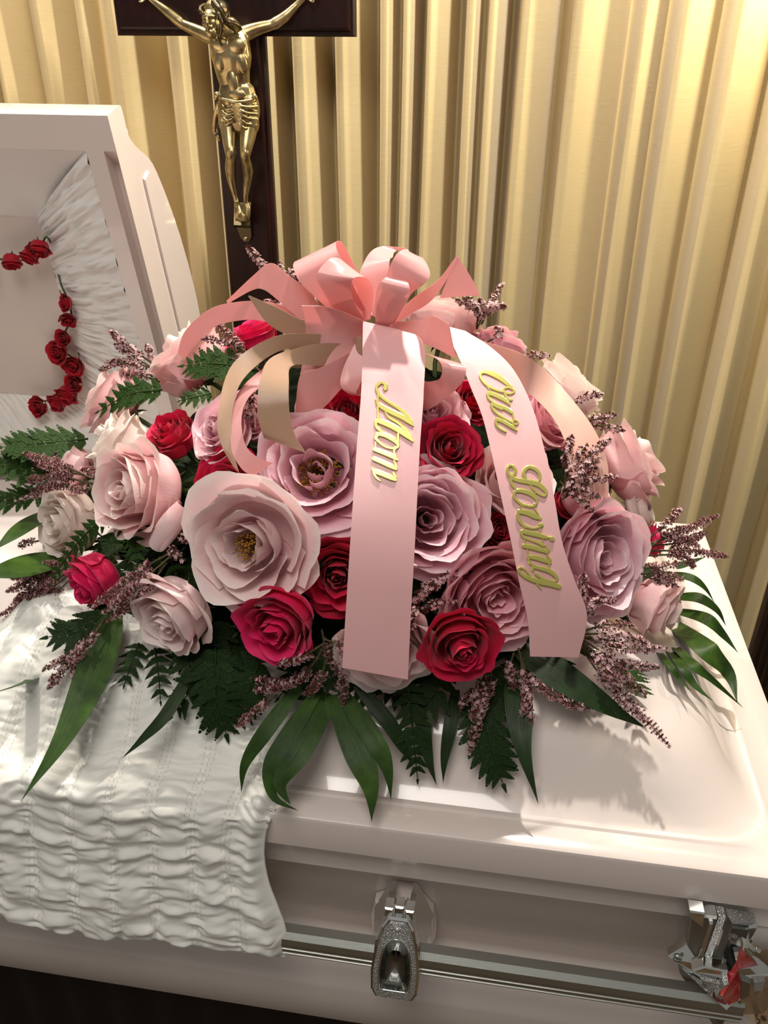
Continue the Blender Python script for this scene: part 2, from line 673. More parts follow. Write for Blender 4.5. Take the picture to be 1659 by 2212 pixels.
def shirr(A0, A1, B0, B1, n, nv, amp, seed, ruffle=True):
    """strip between edge A (opening) and edge B (panel), puckered across"""
    g = VNoise(seed)
    t = np.linspace(0, 1, n)[:, None, None]
    v = np.linspace(0, 1, nv)[None, :, None]
    P = (A0 * (1 - t) + A1 * t) * (1 - v) + (B0 * (1 - t) + B1 * t) * v
    L = np.linalg.norm(A1 - A0)
    nrm = unit(np.cross(A1 - A0, B0 - A0))
    tt, vv = t[..., 0], v[..., 0]
    k = L / 0.0085
    seam = 1 - 0.75 * np.exp(-((vv - 0.45) / 0.06) ** 2)
    q = g(tt * k + 0.6 * g(tt * 9, vv * 3), vv * 3.2) + 0.5 * g(tt * k * 2.1 + 5, vv * 9)
    if not ruffle:
        q = 0.35 * g(tt * k * 0.5, vv * 14)
    puff = np.sin(PI * vv) * 0.006
    return (P + nrm * (puff + amp * q * seam * np.sin(PI * np.clip(vv, 0.03, 0.97)) ** 0.4)[..., None]).reshape(-1, 3), grid_faces(n, nv)


lining = obj('lining_side', *shirr(lidp(OX, OB, h0), lidp(OX, OT, h0), lidp(IX - 0.015, IB, IH), lidp(IX, IT, IH), 300, 26, 0.0058, 21), M['lining'], head)
V, F = shirr(lidp(XL + 0.045, OT, h0), lidp(OX, OT, h0), lidp(XL + 0.2, IT, IH), lidp(IX, IT, IH), 160, 18, 0.0022, 22, False)
obj('lining_top', V, F, M['lining'], head)
V, F = shirr(lidp(OX, OB, h0), lidp(XL + 0.045, OB, h0), lidp(IX - 0.015, IB, IH), lidp(XL + 0.2, IB, IH), 420, 22, 0.0036, 23)
obj('lining_bottom', V, F, M['lining'], head)
V, F = shirr(lidp(XL + 0.045, OT, h0), lidp(XL + 0.045, OB, h0), lidp(XL + 0.2, IT, IH), lidp(XL + 0.2, IB, IH), 80, 14, 0.0036, 24)
obj('lining_far_side', V, F, M['lining'], head)
V = np.array([lidp(IX - 0.015, IB, IH), lidp(IX, IT, IH), lidp(XL + 0.2, IT, IH), lidp(XL + 0.2, IB, IH)])
obj('cap_panel', V, [(0, 1, 2, 3)], M['panel'], head, smooth=False)
# piping where top and side linings meet
obj('lining_cord', *tube([lidp(OX, OT, h0), lidp((OX + IX) / 2, (OT + IT) / 2, (h0 + IH) / 2 - 0.002), lidp(IX, IT, IH)], 0.0014, 5), M['lining'], head)

# satin coverlet billowing in the open head end
xs = np.linspace(XL + 0.05, XS + 0.06, 70)
ys = np.linspace(0.02, 0.675, 60)
XX, YY = np.meshgrid(xs, ys, indexing='ij')
g = VNoise(31)
ZZ = -0.02 + 0.085 * np.exp(-((YY - 0.33) / 0.20) ** 2) + 0.014 * g(XX * 5, YY * 9 + XX * 4) + 0.008 * g(XX * 11, YY * 14) - 0.05 * sstep(-XX, 1.35, 2.0) - 0.012 * sstep(XX, -0.95, -0.83)
V = np.stack([XX, YY, ZZ], -1).reshape(-1, 3)
tag(obj('satin_coverlet', V, grid_faces(len(xs), len(ys)), M['satin_in']), 'smooth white satin coverlet billowing inside the open head end', 'coverlet')

# handle rail with its grooves
RY, RZ = -0.028, -0.164
secs = [(-0.009, 0.019), (0.004, 0.020), (0.011, 0.014), (0.0125, 0.004), (0.0125, -0.001), (0.0095, -0.003), (0.0125, -0.005), (0.0125, -0.010), (0.0095, -0.012), (0.0125, -0.014), (0.010, -0.020), (-0.004, -0.022), (-0.011, -0.012), (-0.012, 0.010)]
V, F = [], []
for xx in (XL + 0.12, -0.062):
    for a, bq in secs:
        V.append((xx, RY - a * 0.85, RZ + bq * 0.82))
k = len(secs)
F = grid_faces(2, k, cv=True) + [tuple(range(k))[::-1], tuple(range(k, 2 * k))]
rail = obj('handle_rail', V, F, M['rail'], casket, smooth=False)
# back rail, end rail
V2 = np.array(V)
V2[:, 1] = WD - V2[:, 1]
obj('handle_rail', V2, [f[::-1] for f in F], M['rail'], casket, smooth=False)


# lug that carries the rail: painted escutcheon and chrome shield
def lug(cx):
    base = np.array([cx, 0.034, 0.0])
    U, W, Nn = np.array([1, 0, 0]), np.array([0, 0, 1]), np.array([0, -1, 0])
    ear = obj('lug_ear', *prism([(-0.030, -0.235), (0.030, -0.235), (0.037, -0.205), (0.038, -0.180), (0.033, -0.158), (0.022, -0.142), (0.014, -0.128), (0.011, -0.125), (-0.011, -0.125), (-0.016, -0.130), (-0.024, -0.145), (-0.034, -0.152), (-0.038, -0.178), (-0.037, -0.205)][::-1],
                                0.0, 0.016, base, U, W, Nn, 0.006), M['paint'], casket, smooth=False)
    for dx in (-0.0095, 0.0, 0.0095):
        obj('rib', *prism([(dx - 0.004, -0.180), (dx - 0.0036, -0.1285), (dx + 0.0036, -0.1285), (dx + 0.004, -0.180)], 0.012, 0.0195, base, U, W, Nn, 0.001), M['paint'], ear, smooth=False)
    # chrome shield: tapered, leaning out over the rail
    O = np.array([cx, 0.0, 0.0])
    lean = np.array([0, -0.30, 1.0])
    W2 = unit(np.array([0, 0.30, 1.0]))
    N2 = unit(np.array([0, -1.0, 0.30]))
    O = np.array([cx, -0.045, -0.147])
    sh = [(-0.0215, -0.030), (-0.017, -0.038), (0.017, -0.038), (0.0215, -0.030), (0.0225, -0.010), (0.0195, 0.016), (0.0145, 0.037), (0.0085, 0.047), (-0.0085, 0.047), (-0.0145, 0.037), (-0.0195, 0.016), (-0.0225, -0.010)]
    U, W2 = U * 1.16, W2 * 1.18
    shield = obj('lug_shield', *prism(sh, -0.016, 0.006, O, U, W2, N2, 0.002), M['chrome'], casket, smooth=False)
    # cheeks running back to the casket wall
    for s in (-1, 1):
        P = [np.array([cx + s * 0.0255, -0.046, -0.165]), np.array([cx + s * 0.024, -0.038, -0.132]), np.array([cx + s * 0.014, -0.022, -0.096]), np.array([cx + s * 0.016, 0.022, -0.112]), np.array([cx + s * 0.034, 0.022, -0.160]), np.array([cx + s * 0.034, 0.012, -0.214])]
        c = np.mean(P, 0)
        Q = [p + np.array([-s * 0.006, 0.003, 0]) for p in P]
        V = np.array(P + Q)
        F = [(0, 1, 2, 3), (0, 3, 4, 5)] + [(9, 8, 7, 6), (11, 10, 9, 6)] + [(i, (i + 1) % 6, 6 + (i + 1) % 6, 6 + i) for i in range(6)]
        obj('cheek', V, F, M['chrome'], shield, smooth=False)
    crown = []
    for dx in (-0.0095, 0.0, 0.0095):
        obj('crown_tab', *prism([(dx - 0.0042, 0.043), (dx + 0.0042, 0.043), (dx + 0.0038, 0.0555 - abs(dx) * 0.3), (dx - 0.0038, 0.0555 - abs(dx) * 0.3)], -0.016, 0.001, O, U, W2, N2, 0.0015), M['chrome'], shield, smooth=False)
    # hammered border: ring between shield outline and the oval
    def oval(k):
        return [(k * 0.0135 * a, b_) for a, b_ in ((-1, -0.026 * k - 0.001), (1, -0.026 * k - 0.001), (1.12, -0.008), (1.0, 0.008), (0.72, 0.0215 * k), (0.3, 0.027 * k), (-0.3, 0.027 * k), (-0.72, 0.0215 * k), (-1.0, 0.008), (-1.12, -0.008))]
    k = np.array(sh) * np.array([0.90, 0.93])
    inner_ = np.array(oval(1.0))
    ang = lambda A: np.unwrap(np.arctan2(A[:, 1], A[:, 0]))
    outr, inr = [], []
    for a in np.linspace(-PI, PI, 40, endpoint=False):
        for A, L_ in ((k, outr), (inner_, inr)):
            d = np.array([math.cos(a), math.sin(a)])
            best = 0.01
            for i in range(len(A)):
                p, q = A[i], A[(i + 1) % len(A)]
                e = q - p
                den = d[0] * e[1] - d[1] * e[0]
                if abs(den) < 1e-12:
                    continue
                tt = (p[0] * e[1] - p[1] * e[0]) / den
                ss = (p[0] * d[1] - p[1] * d[0]) / den
                if tt > 0 and -1e-6 <= ss <= 1 + 1e-6:
                    best = tt
            L_.append(d * best)
    rows = []
    for A, h in ((outr, 0.0055), ([o * 0.93 + i * 0.07 for o, i in zip(outr, inr)], 0.0085), ([o * 0.1 + i * 0.9 for o, i in zip(outr, inr)], 0.0085), (inr, 0.0065)):
        rows.append([O + p[0] * U + p[1] * W2 + h * N2 for p in A])
    obj('hammered_border', np.array(rows).reshape(-1, 3), grid_faces(4, 40, cv=True), M['chrome_rough'], shield, smooth=False)
    rim = [O + p[0] * U + p[1] * W2 + 0.008 * N2 for p in inr]
    V, F = tube(rim + rim[:1], 0.0013, 6, caps=False)
    obj('oval_rim', V, F, M['chrome'], shield)
    dome_c = [O + p[0] * 0.97 * U + p[1] * 0.97 * W2 + 0.006 * N2 for p in inr]
    mid_ = [O + p[0] * 0.6 * U + p[1] * 0.6 * W2 + 0.0085 * N2 for p in inr]
    V = np.array(dome_c + mid_ + [O + 0.0092 * N2])
    F = grid_faces(2, 40, cv=True) + [(40 + i, 40 + (i + 1) % 40, 80) for i in range(40)]
    obj('oval_plate', V, F, M['brushed'], shield)
    obj('stud', *ellipsoid(O + 0.0375 * W2 + 0.008 * N2, (0.0032, 0.003, 0.0032)), M['chrome'], shield)


lug(-0.420)
lug(-1.32)


# chrome corner at the foot end: faceted post, hammered strips, pointed flange, red enamel gusset
cq = obj('corner_post', *prism([(0.052 * math.cos(a), 0.048 * math.sin(a)) for a in np.linspace(0, 2 * PI, 11)[:-1] + 0.2], -0.215, -0.092, (-0.048, 0.040, 0), (1, 0, 0), (0, 1, 0), (0, 0, 1)), M['chrome'], casket, smooth=False)
obj('corner_collar', *prism([(0.058 * math.cos(a), 0.054 * math.sin(a)) for a in np.linspace(0, 2 * PI, 11)[:-1] + 0.2], -0.112, -0.090, (-0.048, 0.040, 0), (1, 0, 0), (0, 1, 0), (0, 0, 1)), M['chrome'], cq, smooth=False)


def plate(name, pts, y, th, m, parent, y2=None):
    """faceted plate through measured corners; y may change per corner"""
    ys = y if isinstance(y, (list, tuple)) else [y] * len(pts)
    f_ = [at(a, b_, q) for (a, b_), q in zip(pts, ys)]
    k = len(f_)
    c = np.mean(f_, 0)
    ins = [p + (c - p) * 0.06 + np.array([0, -0.0022, 0]) for p in f_]
    V = np.array(ins + f_ + [p + np.array([0, th, 0]) for p in f_])
    F = [tuple(range(k))] + [(i, k + i, k + (i + 1) % k, (i + 1) % k) for i in range(k)] + [(k + i, 2 * k + i, 2 * k + (i + 1) % k, k + (i + 1) % k) for i in range(k)] + [tuple(range(2 * k, 3 * k))[::-1]]
    F = [f[::-1] for f in F]
    return obj(name, V, F, m, parent, smooth=False)


plate('hammered_strip', [(1551, 1977), (1567, 1979), (1528, 2085), (1512, 2085)], [-0.012, -0.012, -0.02, -0.02], 0.01, M['chrome_rough'], cq)
plate('brushed_panel', [(1580, 1998), (1618, 2002), (1590, 2085), (1553, 2080)], [-0.008, 0.0, -0.012, -0.018], 0.012, M['brushed'], cq)
plate('hammered_strip', [(1572, 1978), (1632, 1988), (1622, 1996), (1580, 1992)], [-0.012, 0.0, -0.002, -0.014], 0.008, M['chrome_rough'], cq)
fl = plate('corner_flange', [(1443, 2064), (1484, 2040), (1520, 2080), (1572, 2088), (1590, 2120), (1592, 2160), (1570, 2182)], [-0.016, -0.010, -0.024, -0.026, -0.030, -0.036, -0.046], 0.008, M['chrome'], casket)
plate('flange_bar', [(1495, 2094), (1520, 2086), (1572, 2096), (1586, 2110), (1570, 2112)], [-0.034, -0.034, -0.036, -0.036, -0.038], 0.01, M['chrome'], fl)
plate('hammered_strip', [(1562, 2124), (1574, 2120), (1556, 2156), (1545, 2150)], -0.044, 0.008, M['chrome_rough'], fl)
plate('scoop', [(1512, 2112), (1560, 2122), (1552, 2134), (1532, 2132)], -0.038, 0.006, M['chrome_rough'], fl)
for q in ((1464, 2066), (1462, 2073)):
    obj('rivet', *ellipsoid(at(q[0], q[1], -0.024), (0.004, 0.003, 0.003)), M['brushed'], fl)
gp = [(1606, 2046), (1644, 2086), (1622, 2104), (1597, 2108), (1593, 2160), (1572, 2170), (1556, 2150), (1592, 2092)]
plate('enamel_gusset', gp, [-0.05 + (q[0] - 1556) / 88 * 0.034 for q in gp], 0.006, M['red_enamel'], casket)
plate('gusset_rim', [(1606, 2040), (1614, 2044), (1662, 2086), (1662, 2094), (1644, 2088), (1604, 2050)], [-0.03, -0.028, -0.014, -0.014, -0.016, -0.032], 0.008, M['chrome'], casket)
el = plate('end_lug', [(1597, 2108), (1662, 2102), (1660, 2126), (1642, 2138), (1614, 2160), (1595, 2166)], [-0.044, -0.024, -0.024, -0.03, -0.038, -0.044], 0.03, M['chrome'], casket)
plate('lug_face', [(1600, 2112), (1622, 2120), (1616, 2148), (1600, 2156)], [-0.048, -0.043, -0.043, -0.048], 0.004, M['brushed'], el)
for q in range(3):
    plate('groove', [(1628, 2118 + 8 * q), (1652 - 2 * q, 2116 + 8 * q), (1651 - 2 * q, 2120 + 8 * q), (1627, 2122 + 8 * q)], [-0.042, -0.034, -0.034, -0.042], 0.004, M['chrome_rough'], el)
plate('post_panel', [(1494, 1972), (1549, 1979), (1511, 2084), (1484, 2042)], [-0.008, -0.014, -0.022, -0.014], 0.012, M['brushed'], cq)
plate('post_blade', [(1532, 1990), (1540, 1990), (1512, 2084), (1502, 2078)], [-0.018, -0.018, -0.026, -0.024], 0.01, M['chrome'], cq)
plate('post_collar', [(1490, 1966), (1522, 1971), (1518, 1999), (1492, 1980)], [-0.014, -0.018, -0.018, -0.014], 0.012, M['chrome'], cq)
plate('post_edge', [(1617, 2000), (1636, 1996), (1612, 2060), (1592, 2086)], [-0.006, 0.004, -0.01, -0.016], 0.012, M['chrome'], cq)
plate('lower_post', [(1468, 2100), (1500, 2110), (1580, 2180), (1560, 2215), (1545, 2220)], [0.0, -0.01, -0.03, -0.03, -0.02], 0.03, M['brushed'], cq)

# bier under the casket with its black skirt
bier = thing('bier', (-1.0, 0.35, FLOOR), 'black skirted bier carrying the casket', 'bier')
obj('deck', *box(XL + 0.05, -0.05, 0.04, 0.66, -0.400, -0.3755), M['dark'], bier, smooth=False)
pts = []
per = [(XL + 0.06, 0.045), (-0.06, 0.045), (-0.06, 0.655), (XL + 0.06, 0.655), (XL + 0.06, 0.045)]
W_ = []
for (a, b_), (c, d) in zip(per[:-1], per[1:]):
    n_ = int(math.hypot(c - a, d - b_) / 0.012)
    for i in range(n_):
        s = i / n_
        nx_, ny_ = -(d - b_), c - a
        l_ = math.hypot(nx_, ny_)
        w_ = 0.008 * math.sin(len(W_) * 1.1)
        W_.append((a + (c - a) * s + nx_ / l_ * w_, b_ + (d - b_) * s + ny_ / l_ * w_))
V = [(x, y, z) for x, y in W_ for z in (-0.398, FLOOR + 0.004)]
obj('skirt', V, grid_faces(len(W_), 2, cu=True), M['dark'], bier)

# ---------------------------------------------------------------- roses
def petal_mat(name, base, mid, edge, rough=0.5, trans=0.25, back=None):
    """colour runs along the petal from its claw (v = 0) to its rim (v = 1)"""
    m = mat(name, mid, rough, sheen=0.15, spec=0.3)
    uv = N(m, 'ShaderNodeUVMap')
    sp = N(m, 'ShaderNodeSeparateXYZ')
    LK(m, uv.outputs[0], sp.inputs[0])
    nz = tex(m, 40, 3)
    ad = N(m, 'ShaderNodeMath', operation='MULTIPLY_ADD')
    LK(m, nz.outputs[0], ad.inputs[0])
    ad.inputs[1].default_value = 0.30
    sub = N(m, 'ShaderNodeMath', operation='SUBTRACT')
    LK(m, sp.outputs[1], sub.inputs[0])
    sub.inputs[1].default_value = 0.15
    LK(m, sub.outputs[0], ad.inputs[2])
    c = ramp(m, ad.outputs[0], [(0.05, base), (0.45, mid), (0.86, mid), (1.0, edge)])
    LK(m, c, prin(m).inputs['Base Color'])
    vein = tex(m, 1.0, 2, coord='UV', vec_scale=(70, 5, 1))
    bump(m, vein.outputs[0], 0.22, 0.0015)
    add_translucent(m, trans)
    return m


PM = {
    'pale': petal_mat('petal_pale_pink', srgb(236, 188, 190), srgb(246, 218, 218), srgb(250, 236, 230)),
    'blush': petal_mat('petal_blush', srgb(242, 160, 166), srgb(247, 206, 206), srgb(251, 234, 226)),
    'cream': petal_mat('petal_cream', srgb(242, 206, 200), srgb(248, 232, 224), srgb(251, 243, 234)),
    'mauve': petal_mat('petal_mauve_pink', srgb(216, 132, 154), srgb(241, 192, 204), srgb(248, 222, 226)),
    'pink': petal_mat('petal_pink', srgb(230, 130, 152), srgb(244, 184, 196), srgb(249, 216, 218)),
    'hot': petal_mat('petal_hot_pink', srgb(196, 8, 60), srgb(218, 14, 84), srgb(230, 40, 112), 0.55, 0.12),
    'red': petal_mat('petal_red', srgb(164, 4, 38), srgb(194, 8, 54), srgb(208, 20, 74), 0.58, 0.12),
    'crimson': petal_mat('petal_crimson', srgb(140, 6, 22), srgb(178, 12, 34), srgb(192, 24, 46), 0.58, 0.10),
}
M['sepal'] = mat('rose_sepal', srgb(62, 84, 40), 0.5, trans=0.15)
M['stem'] = mat('rose_stem', srgb(58, 78, 40), 0.5)
t = tex(M['stem'], 120, 2)
bump(M['stem'], t.outputs[0], 0.3, 0.001)
M['stamen'] = mat('stamen_gold', srgb(168, 120, 34), 0.7)

# style: rings of petals from the heart outward: (count, belly radius, belly height, rim height, lean, curl, half angle)
STYLE = {
    'spiral': [(3, .09, .62, 1.02, -8, 0, 1.9), (3, .18, .56, 1.01, -6, 4, 1.7), (4, .30, .50, 1.00, -2, 14, 1.35), (4, .44, .44, .97, 6, 30, 1.25), (4, .58, .38, .92, 16, 48, 1.15), (4, .72, .30, .82, 28, 64, 1.05), (4, .82, .22, .66, 42, 74, 1.0)],
    'cup': [(3, .12, .42, .72, 0, 8, 1.8), (3, .25, .40, .80, 2, 12, 1.5), (4, .40, .38, .88, 5, 18, 1.25), (4, .55, .36, .94, 9, 26, 1.2), (4, .69, .33, .95, 15, 34, 1.15), (5, .80, .28, .88, 26, 50, 1.0), (4, .87, .22, .74, 38, 66, 0.98)],
    'open': [(2, .16, .30, .62, -14, 0, 1.3), (3, .30, .28, .76, 0, 22, 1.3), (3, .46, .24, .80, 14, 26, 1.35), (4, .62, .20, .82, 26, 34, 1.2), (5, .72, .15, .76, 38, 36, 1.08), (4, .78, .11, .62, 54, 36, 1.05)],
    'bowl': [(2, .27, .38, .80, -2, 10, 1.2), (3, .33, .36, .84, 4, 18, 1.4), (3, .44, .32, .88, 10, 22, 1.35), (3, .66, .26, .90, 24, 26, 1.35), (4, .76, .20, .86, 34, 34, 1.2), (4, .82, .14, .70, 48, 46, 1.1)],
    'bud': [(3, .10, .62, 1.22, -6, 0, 1.9), (3, .20, .58, 1.22, -5, 4, 1.7), (3, .33, .52, 1.20, -3, 10, 1.6), (4, .46, .46, 1.14, 2, 22, 1.3), (4, .57, .40, 1.04, 8, 44, 1.2), (4, .66, .32, .92, 18, 84, 1.0)],
    'half': [(3, .10, .60, 1.12, -6, 0, 1.9), (3, .21, .56, 1.14, -4, 6, 1.7), (3, .35, .52, 1.16, 0, 12, 1.55), (4, .49, .48, 1.16, 4, 20, 1.3), (4, .63, .44, 1.12, 9, 36, 1.2), (4, .75, .38, 1.02, 16, 62, 1.1), (3, .84, .30, .84, 30, 96, 1.0)],
    'mini': [(3, .14, .6, 1.04, -6, 4, 1.8), (3, .32, .5, 1.02, 0, 14, 1.55), (4, .54, .42, .94, 10, 34, 1.2), (4, .72, .32, .82, 24, 56, 1.05)],
}


def petal(rb, zb, zt, lean, curl, half, th, rg, R, nu=13, nv=12, fold=0.0):
    u = np.linspace(-1, 1, nu)[:, None]
    v = np.linspace(0, 1, nv)[None, :]
    vb = 0.42
    # outline: rounded shoulders with a small point
    top = 1 - 0.30 * np.abs(u) ** 2.6 + 0.035 * np.exp(-(u / 0.16) ** 2) * rg.uniform(0, 1.6)
    top = top + 0.07 * np.sin(u * rg.uniform(2, 4) + rg.uniform(0, 6)) + 0.025 * np.sin(u * rg.uniform(7, 11) + rg.uniform(0, 6))
    q = np.clip(v / vb, 0, 1)
    r = 0.06 * min(1, rb * 4) + (rb - 0.06 * min(1, rb * 4)) * np.sin(q * PI / 2) ** 0.9
    z = zb * (1 - np.cos(q * PI / 2))
    s = np.clip((v - vb) / (1 - vb), 0, 1) * top
    Lu = (zt - zb) * rg.uniform(0.94, 1.06)
    # bend the upper part: lean first, rim rolls out, the sides roll more
    a0, a1 = rad(lean + rg.uniform(-4, 4)), rad(curl * rg.uniform(0.7, 1.3))
    ns = 24
    ss = np.linspace(0, 1.15, ns)
    side = 1 + 0.45 * np.abs(u) ** 2
    ph = a0 * sstep(ss, 0, 0.35)[None, :] + a1 * side * np.clip((ss[None, :] - 0.45) / 0.55, 0, 1.3) ** 1.8
    dr = np.concatenate([np.zeros((nu, 1)), np.cumsum(np.sin(ph[:, :-1]) * (ss[1] - ss[0]), 1)], 1) * Lu
    dz = np.concatenate([np.zeros((nu, 1)), np.cumsum(np.cos(ph[:, :-1]) * (ss[1] - ss[0]), 1)], 1) * Lu
    S = np.broadcast_to(s, (nu, nv))
    rr, zz = np.empty((nu, nv)), np.empty((nu, nv))
    for i in range(nu):
        rr[i] = r[0] + np.interp(S[i], ss, dr[i])
        zz[i] = z[0] + np.interp(S[i], ss, dz[i])
    wid = np.clip(0.30 + 0.70 * np.sin(np.clip(v * 1.55, 0, 1) * PI / 2), 0, 1)
    # wide petals at a large radius keep their size instead of fanning out
    ang = u * half * wid * (rb / np.maximum(rr, rb)) ** 0.55
    wav = 0.05 * v ** 2.2 * np.sin(u * rg.uniform(3, 6) + rg.uniform(0, 6)) + 0.018 * v ** 3 * np.sin(u * rg.uniform(9, 13) + rg.uniform(0, 6))
    rr = rr + wav * (0.4 + rb) + 0.02 * rb * (1 - np.abs(u)) * v
    zz = zz + 0.5 * wav * rb
    rr = rr + fold * np.maximum(0, u) ** 2 * v * 0.25
    V = np.stack([rr * np.cos(th + ang), rr * np.sin(th + ang), zz], -1).reshape(-1, 3) * R
    uv = np.stack(np.broadcast_arrays((u + 1) / 2, v), -1).reshape(-1, 2)
    return V, uv


def basis(axis, spin=0.0):
    z = Vector(axis).normalized()
    q = Vector((0, 0, 1)).rotation_difference(z)
    return q.to_matrix().to_4x4() @ Matrix.Rotation(spin, 4, 'Z')


def build_rose(name, style, color, R, seed, root=None, nu=15, nv=13, stem=0.05, squash=1.0, skip=0, spread=1.0, stamens=0.0, off=(0, 0), tall=0.0):
    """petals (and calyx, stem, stamens) in the local space of root, axis +Z, face at about z = 0"""
    rg = random.Random(seed)
    k = 0
    drop = 0.72 * R * squash
    rings = STYLE[style]
    th = rg.uniform(0, 6.28)
    faces = grid_faces(nu, nv)
    for n_, (cnt, rb, zb, zt, lean, curl, half) in enumerate(rings[:len(rings) - skip]):
        out = n_ / (len(rings) - 1)
        for j in range(cnt):
            th += 2 * PI / cnt if j else 2 * PI / cnt * 0.5 + rg.uniform(-0.3, 0.3)
            jr = rg.uniform(0.88, 1.10)
            V, uv = petal(rb * jr + 0.012 * j, zb * squash, zt * rg.uniform(0.90, 1.06) * squash, lean * spread + rg.uniform(-9, 9) * (0.3 + out), curl * (0.6 + 0.4 * spread), half * rg.uniform(0.9, 1.1), th + rg.uniform(-0.15, 0.15), rg, R, nu, nv, fold=rg.uniform(-0.1, 0.35) * out)
            V[:, 0] += off[0] * R * (1 - out) * V[:, 2] / R
            V[:, 1] += off[1] * R * (1 - out) * V[:, 2] / R
            V[:, 2] -= drop
            obj('petal', V, faces, PM[color], root, uv=uv, local=True)
    if stamens:
        parts = []
        for j in range(int(380 * stamens)):
            a, q = rg.uniform(0, 6.28), math.sqrt(rg.random()) * stamens * R
            h = rg.uniform(0.30 + tall, 0.44 + tall) * R - drop
            b0 = np.array([q * 0.4 * math.cos(a), q * 0.4 * math.sin(a), 0.1 * R - drop])
            b1 = np.array([q * math.cos(a) + off[0] * 0.2 * R, q * math.sin(a) + off[1] * 0.2 * R, h])
            parts.append(tube([b0, b1], 0.006 * R, 3, caps=False))
            parts.append(ellipsoid(b1, (0.024 * R, 0.017 * R, 0.015 * R), nu=5, nv=3))
        V, F = join(parts)
        tag(obj('stamens', V, F, M['stamen'], root, local=True), None, None, kind='stuff')
    # calyx and stem
    V, F = ellipsoid((0, 0, 0.02 * R - drop), (0.17 * R, 0.17 * R, 0.15 * R), nu=8, nv=5)
    obj('calyx', V, F, M['sepal'], root, local=True)
    for j in range(5):
        a = 2 * PI * j / 5 + rg.random()
        c, s = math.cos(a), math.sin(a)
        ln = 0.5 * R * rg.uniform(0.8, 1.2)
        pts = []
        for v in (0, 0.35, 0.7, 1.0):
            w = 0.10 * R * (1 - v) * (1 if v else 0.8)
            rr = 0.12 * R + ln * v
            zz = 0.02 * R + 0.10 * R * v - 0.28 * R * v * v - drop
            pts += [(rr * c - w * s, rr * s + w * c, zz), (rr * c + w * s, rr * s - w * c, zz)]
        obj('sepal', np.array(pts), [(0, 1, 3, 2), (2, 3, 5, 4), (4, 5, 7, 6)], M['sepal'], root, local=True)
    if stem:
        obj('stem', *tube([(0, 0, -drop), (0.004, 0, -drop - stem * 0.5), (0, 0.003, -drop - stem)], 0.0032, 6), M['stem'], root, local=True)


def rose(P, axis, R, style, color, label, group=None, seed=0, spin=0.0, name='rose', **kw):
    o = bpy.data.objects.new(name, None)
    o.empty_display_size = 0.02
    col.objects.link(o)
    o.matrix_world = Matrix.Translation(Vector(P)) @ basis(axis, spin)
    tag(o, label, 'rose', group)
    build_rose(name, style, color, R, seed, o, **kw)
    return o

# ---------------------------------------------------------------- quilted overlay hanging over the lid and the front
LY = np.array([d for d, z in LIDP] + [WD - d for d, z in LIDP[::-1]])
LZ = np.array([z for d, z in LIDP] + [z for d, z in LIDP[::-1]])


def lidz(x, y):
    """height of the closed lid surface"""
    e = np.minimum(np.interp(np.clip(y, 0, WD), LY, LZ), np.interp(np.clip(-np.asarray(x) / 1.1, 0, 0.35), LY[:len(LIDP)], LZ[:len(LIDP)]))
    return np.maximum(e, 0.0)


def onlid(px, py, off=0.02):
    """where the measured ray comes within off of the lid, the quilt or the front"""
    d = ray(px, py)
    P = CAM.copy()
    st = 0.004
    for i in range(700):
        Q = P + d * st
        zz = float(lidz(Q[0], Q[1]))
        if Q[0] < XS:
            zz = min(zz, 0.06) if Q[1] > 0 else zz
        if -0.06 < Q[1] and Q[2] < zz + off:
            return Q
        P = Q
    return P


QX0, QX1 = -1.22, -0.553
nx, nv_ = 360, 330
xs = np.linspace(QX0, QX1, nx)
SU = []
for x in xs:
    yt = 0.27 - 0.15 * float(sstep(-x, 0.885, 0.96))
    sag = 0.02 * float(sstep(-x, 0.90, 1.0))
    top = [(y, float(lidz(-0.5, y)) + 0.010 - sag * min(1, y / 0.05)) for y in np.linspace(yt, 0.012, 40)]
    hang = [(0.0, 0.008), (-0.010, -0.002), (-0.015, -0.015), (-0.018, -0.04), (-0.024, -0.075), (-0.034, -0.115), (-0.043, -0.15), (-0.048, -0.186 - 0.005 * math.sin(x * 23))]
    path = np.array(top + hang)
    L = np.concatenate([[0], np.cumsum(np.linalg.norm(np.diff(path, axis=0), axis=1))])
    tt = np.linspace(0, L[-1], nv_)
    SU.append(np.stack([np.interp(tt, L, path[:, 0]), np.interp(tt, L, path[:, 1]), L[-1] - tt], -1))
SU = np.array(SU)
S = SU[..., 2]                                # distance up from the hem
XX = np.broadcast_to(xs[:, None], S.shape).copy()
XX += 0.010 * np.sin(S * 26 + 0.6) * sstep(XX, -0.68, -0.553) - 0.010 * sstep(XX, -0.68, -0.553) * sstep(S, 0.02, 0.1) * (1 - sstep(S, 0.1, 0.2))
XX += (0.10 * (0.19 - S)) * sstep(XX, -0.9, -0.553) * 0.10
ga, gb, gc = VNoise(41), VNoise(42), VNoise(43)
colw = 0.046
cc = (XX + 0.004 * gc(XX * 9, S * 12)) / colw
cd = np.abs(cc - np.round(cc))
seam = np.exp(-(cd / 0.20) ** 2)
drape = 0.55 + 0.45 * sstep(0.30 - S, 0.0, 0.16)
H = (0.0056 * ga(XX * 19 + 0.8 * gc(XX * 8, S * 9), S * 96 + 1.6 * gb(XX * 13, S * 8)) + 0.0026 * gb(XX * 36, S * 170 + 3 * ga(XX * 30, S * 10))) * (1 - 0.5 * seam)
H += seam * 0.0040 * gc(XX * 60, S * 240 + 2 * ga(XX * 50, S * 30))
H += 0.0040 * (1 - seam) + 0.004 * gb(XX * 6, S * 6)
H *= drape
edge = sstep(QX1 - xs, 0, 0.016)[:, None] * sstep(S, 0, 0.012)
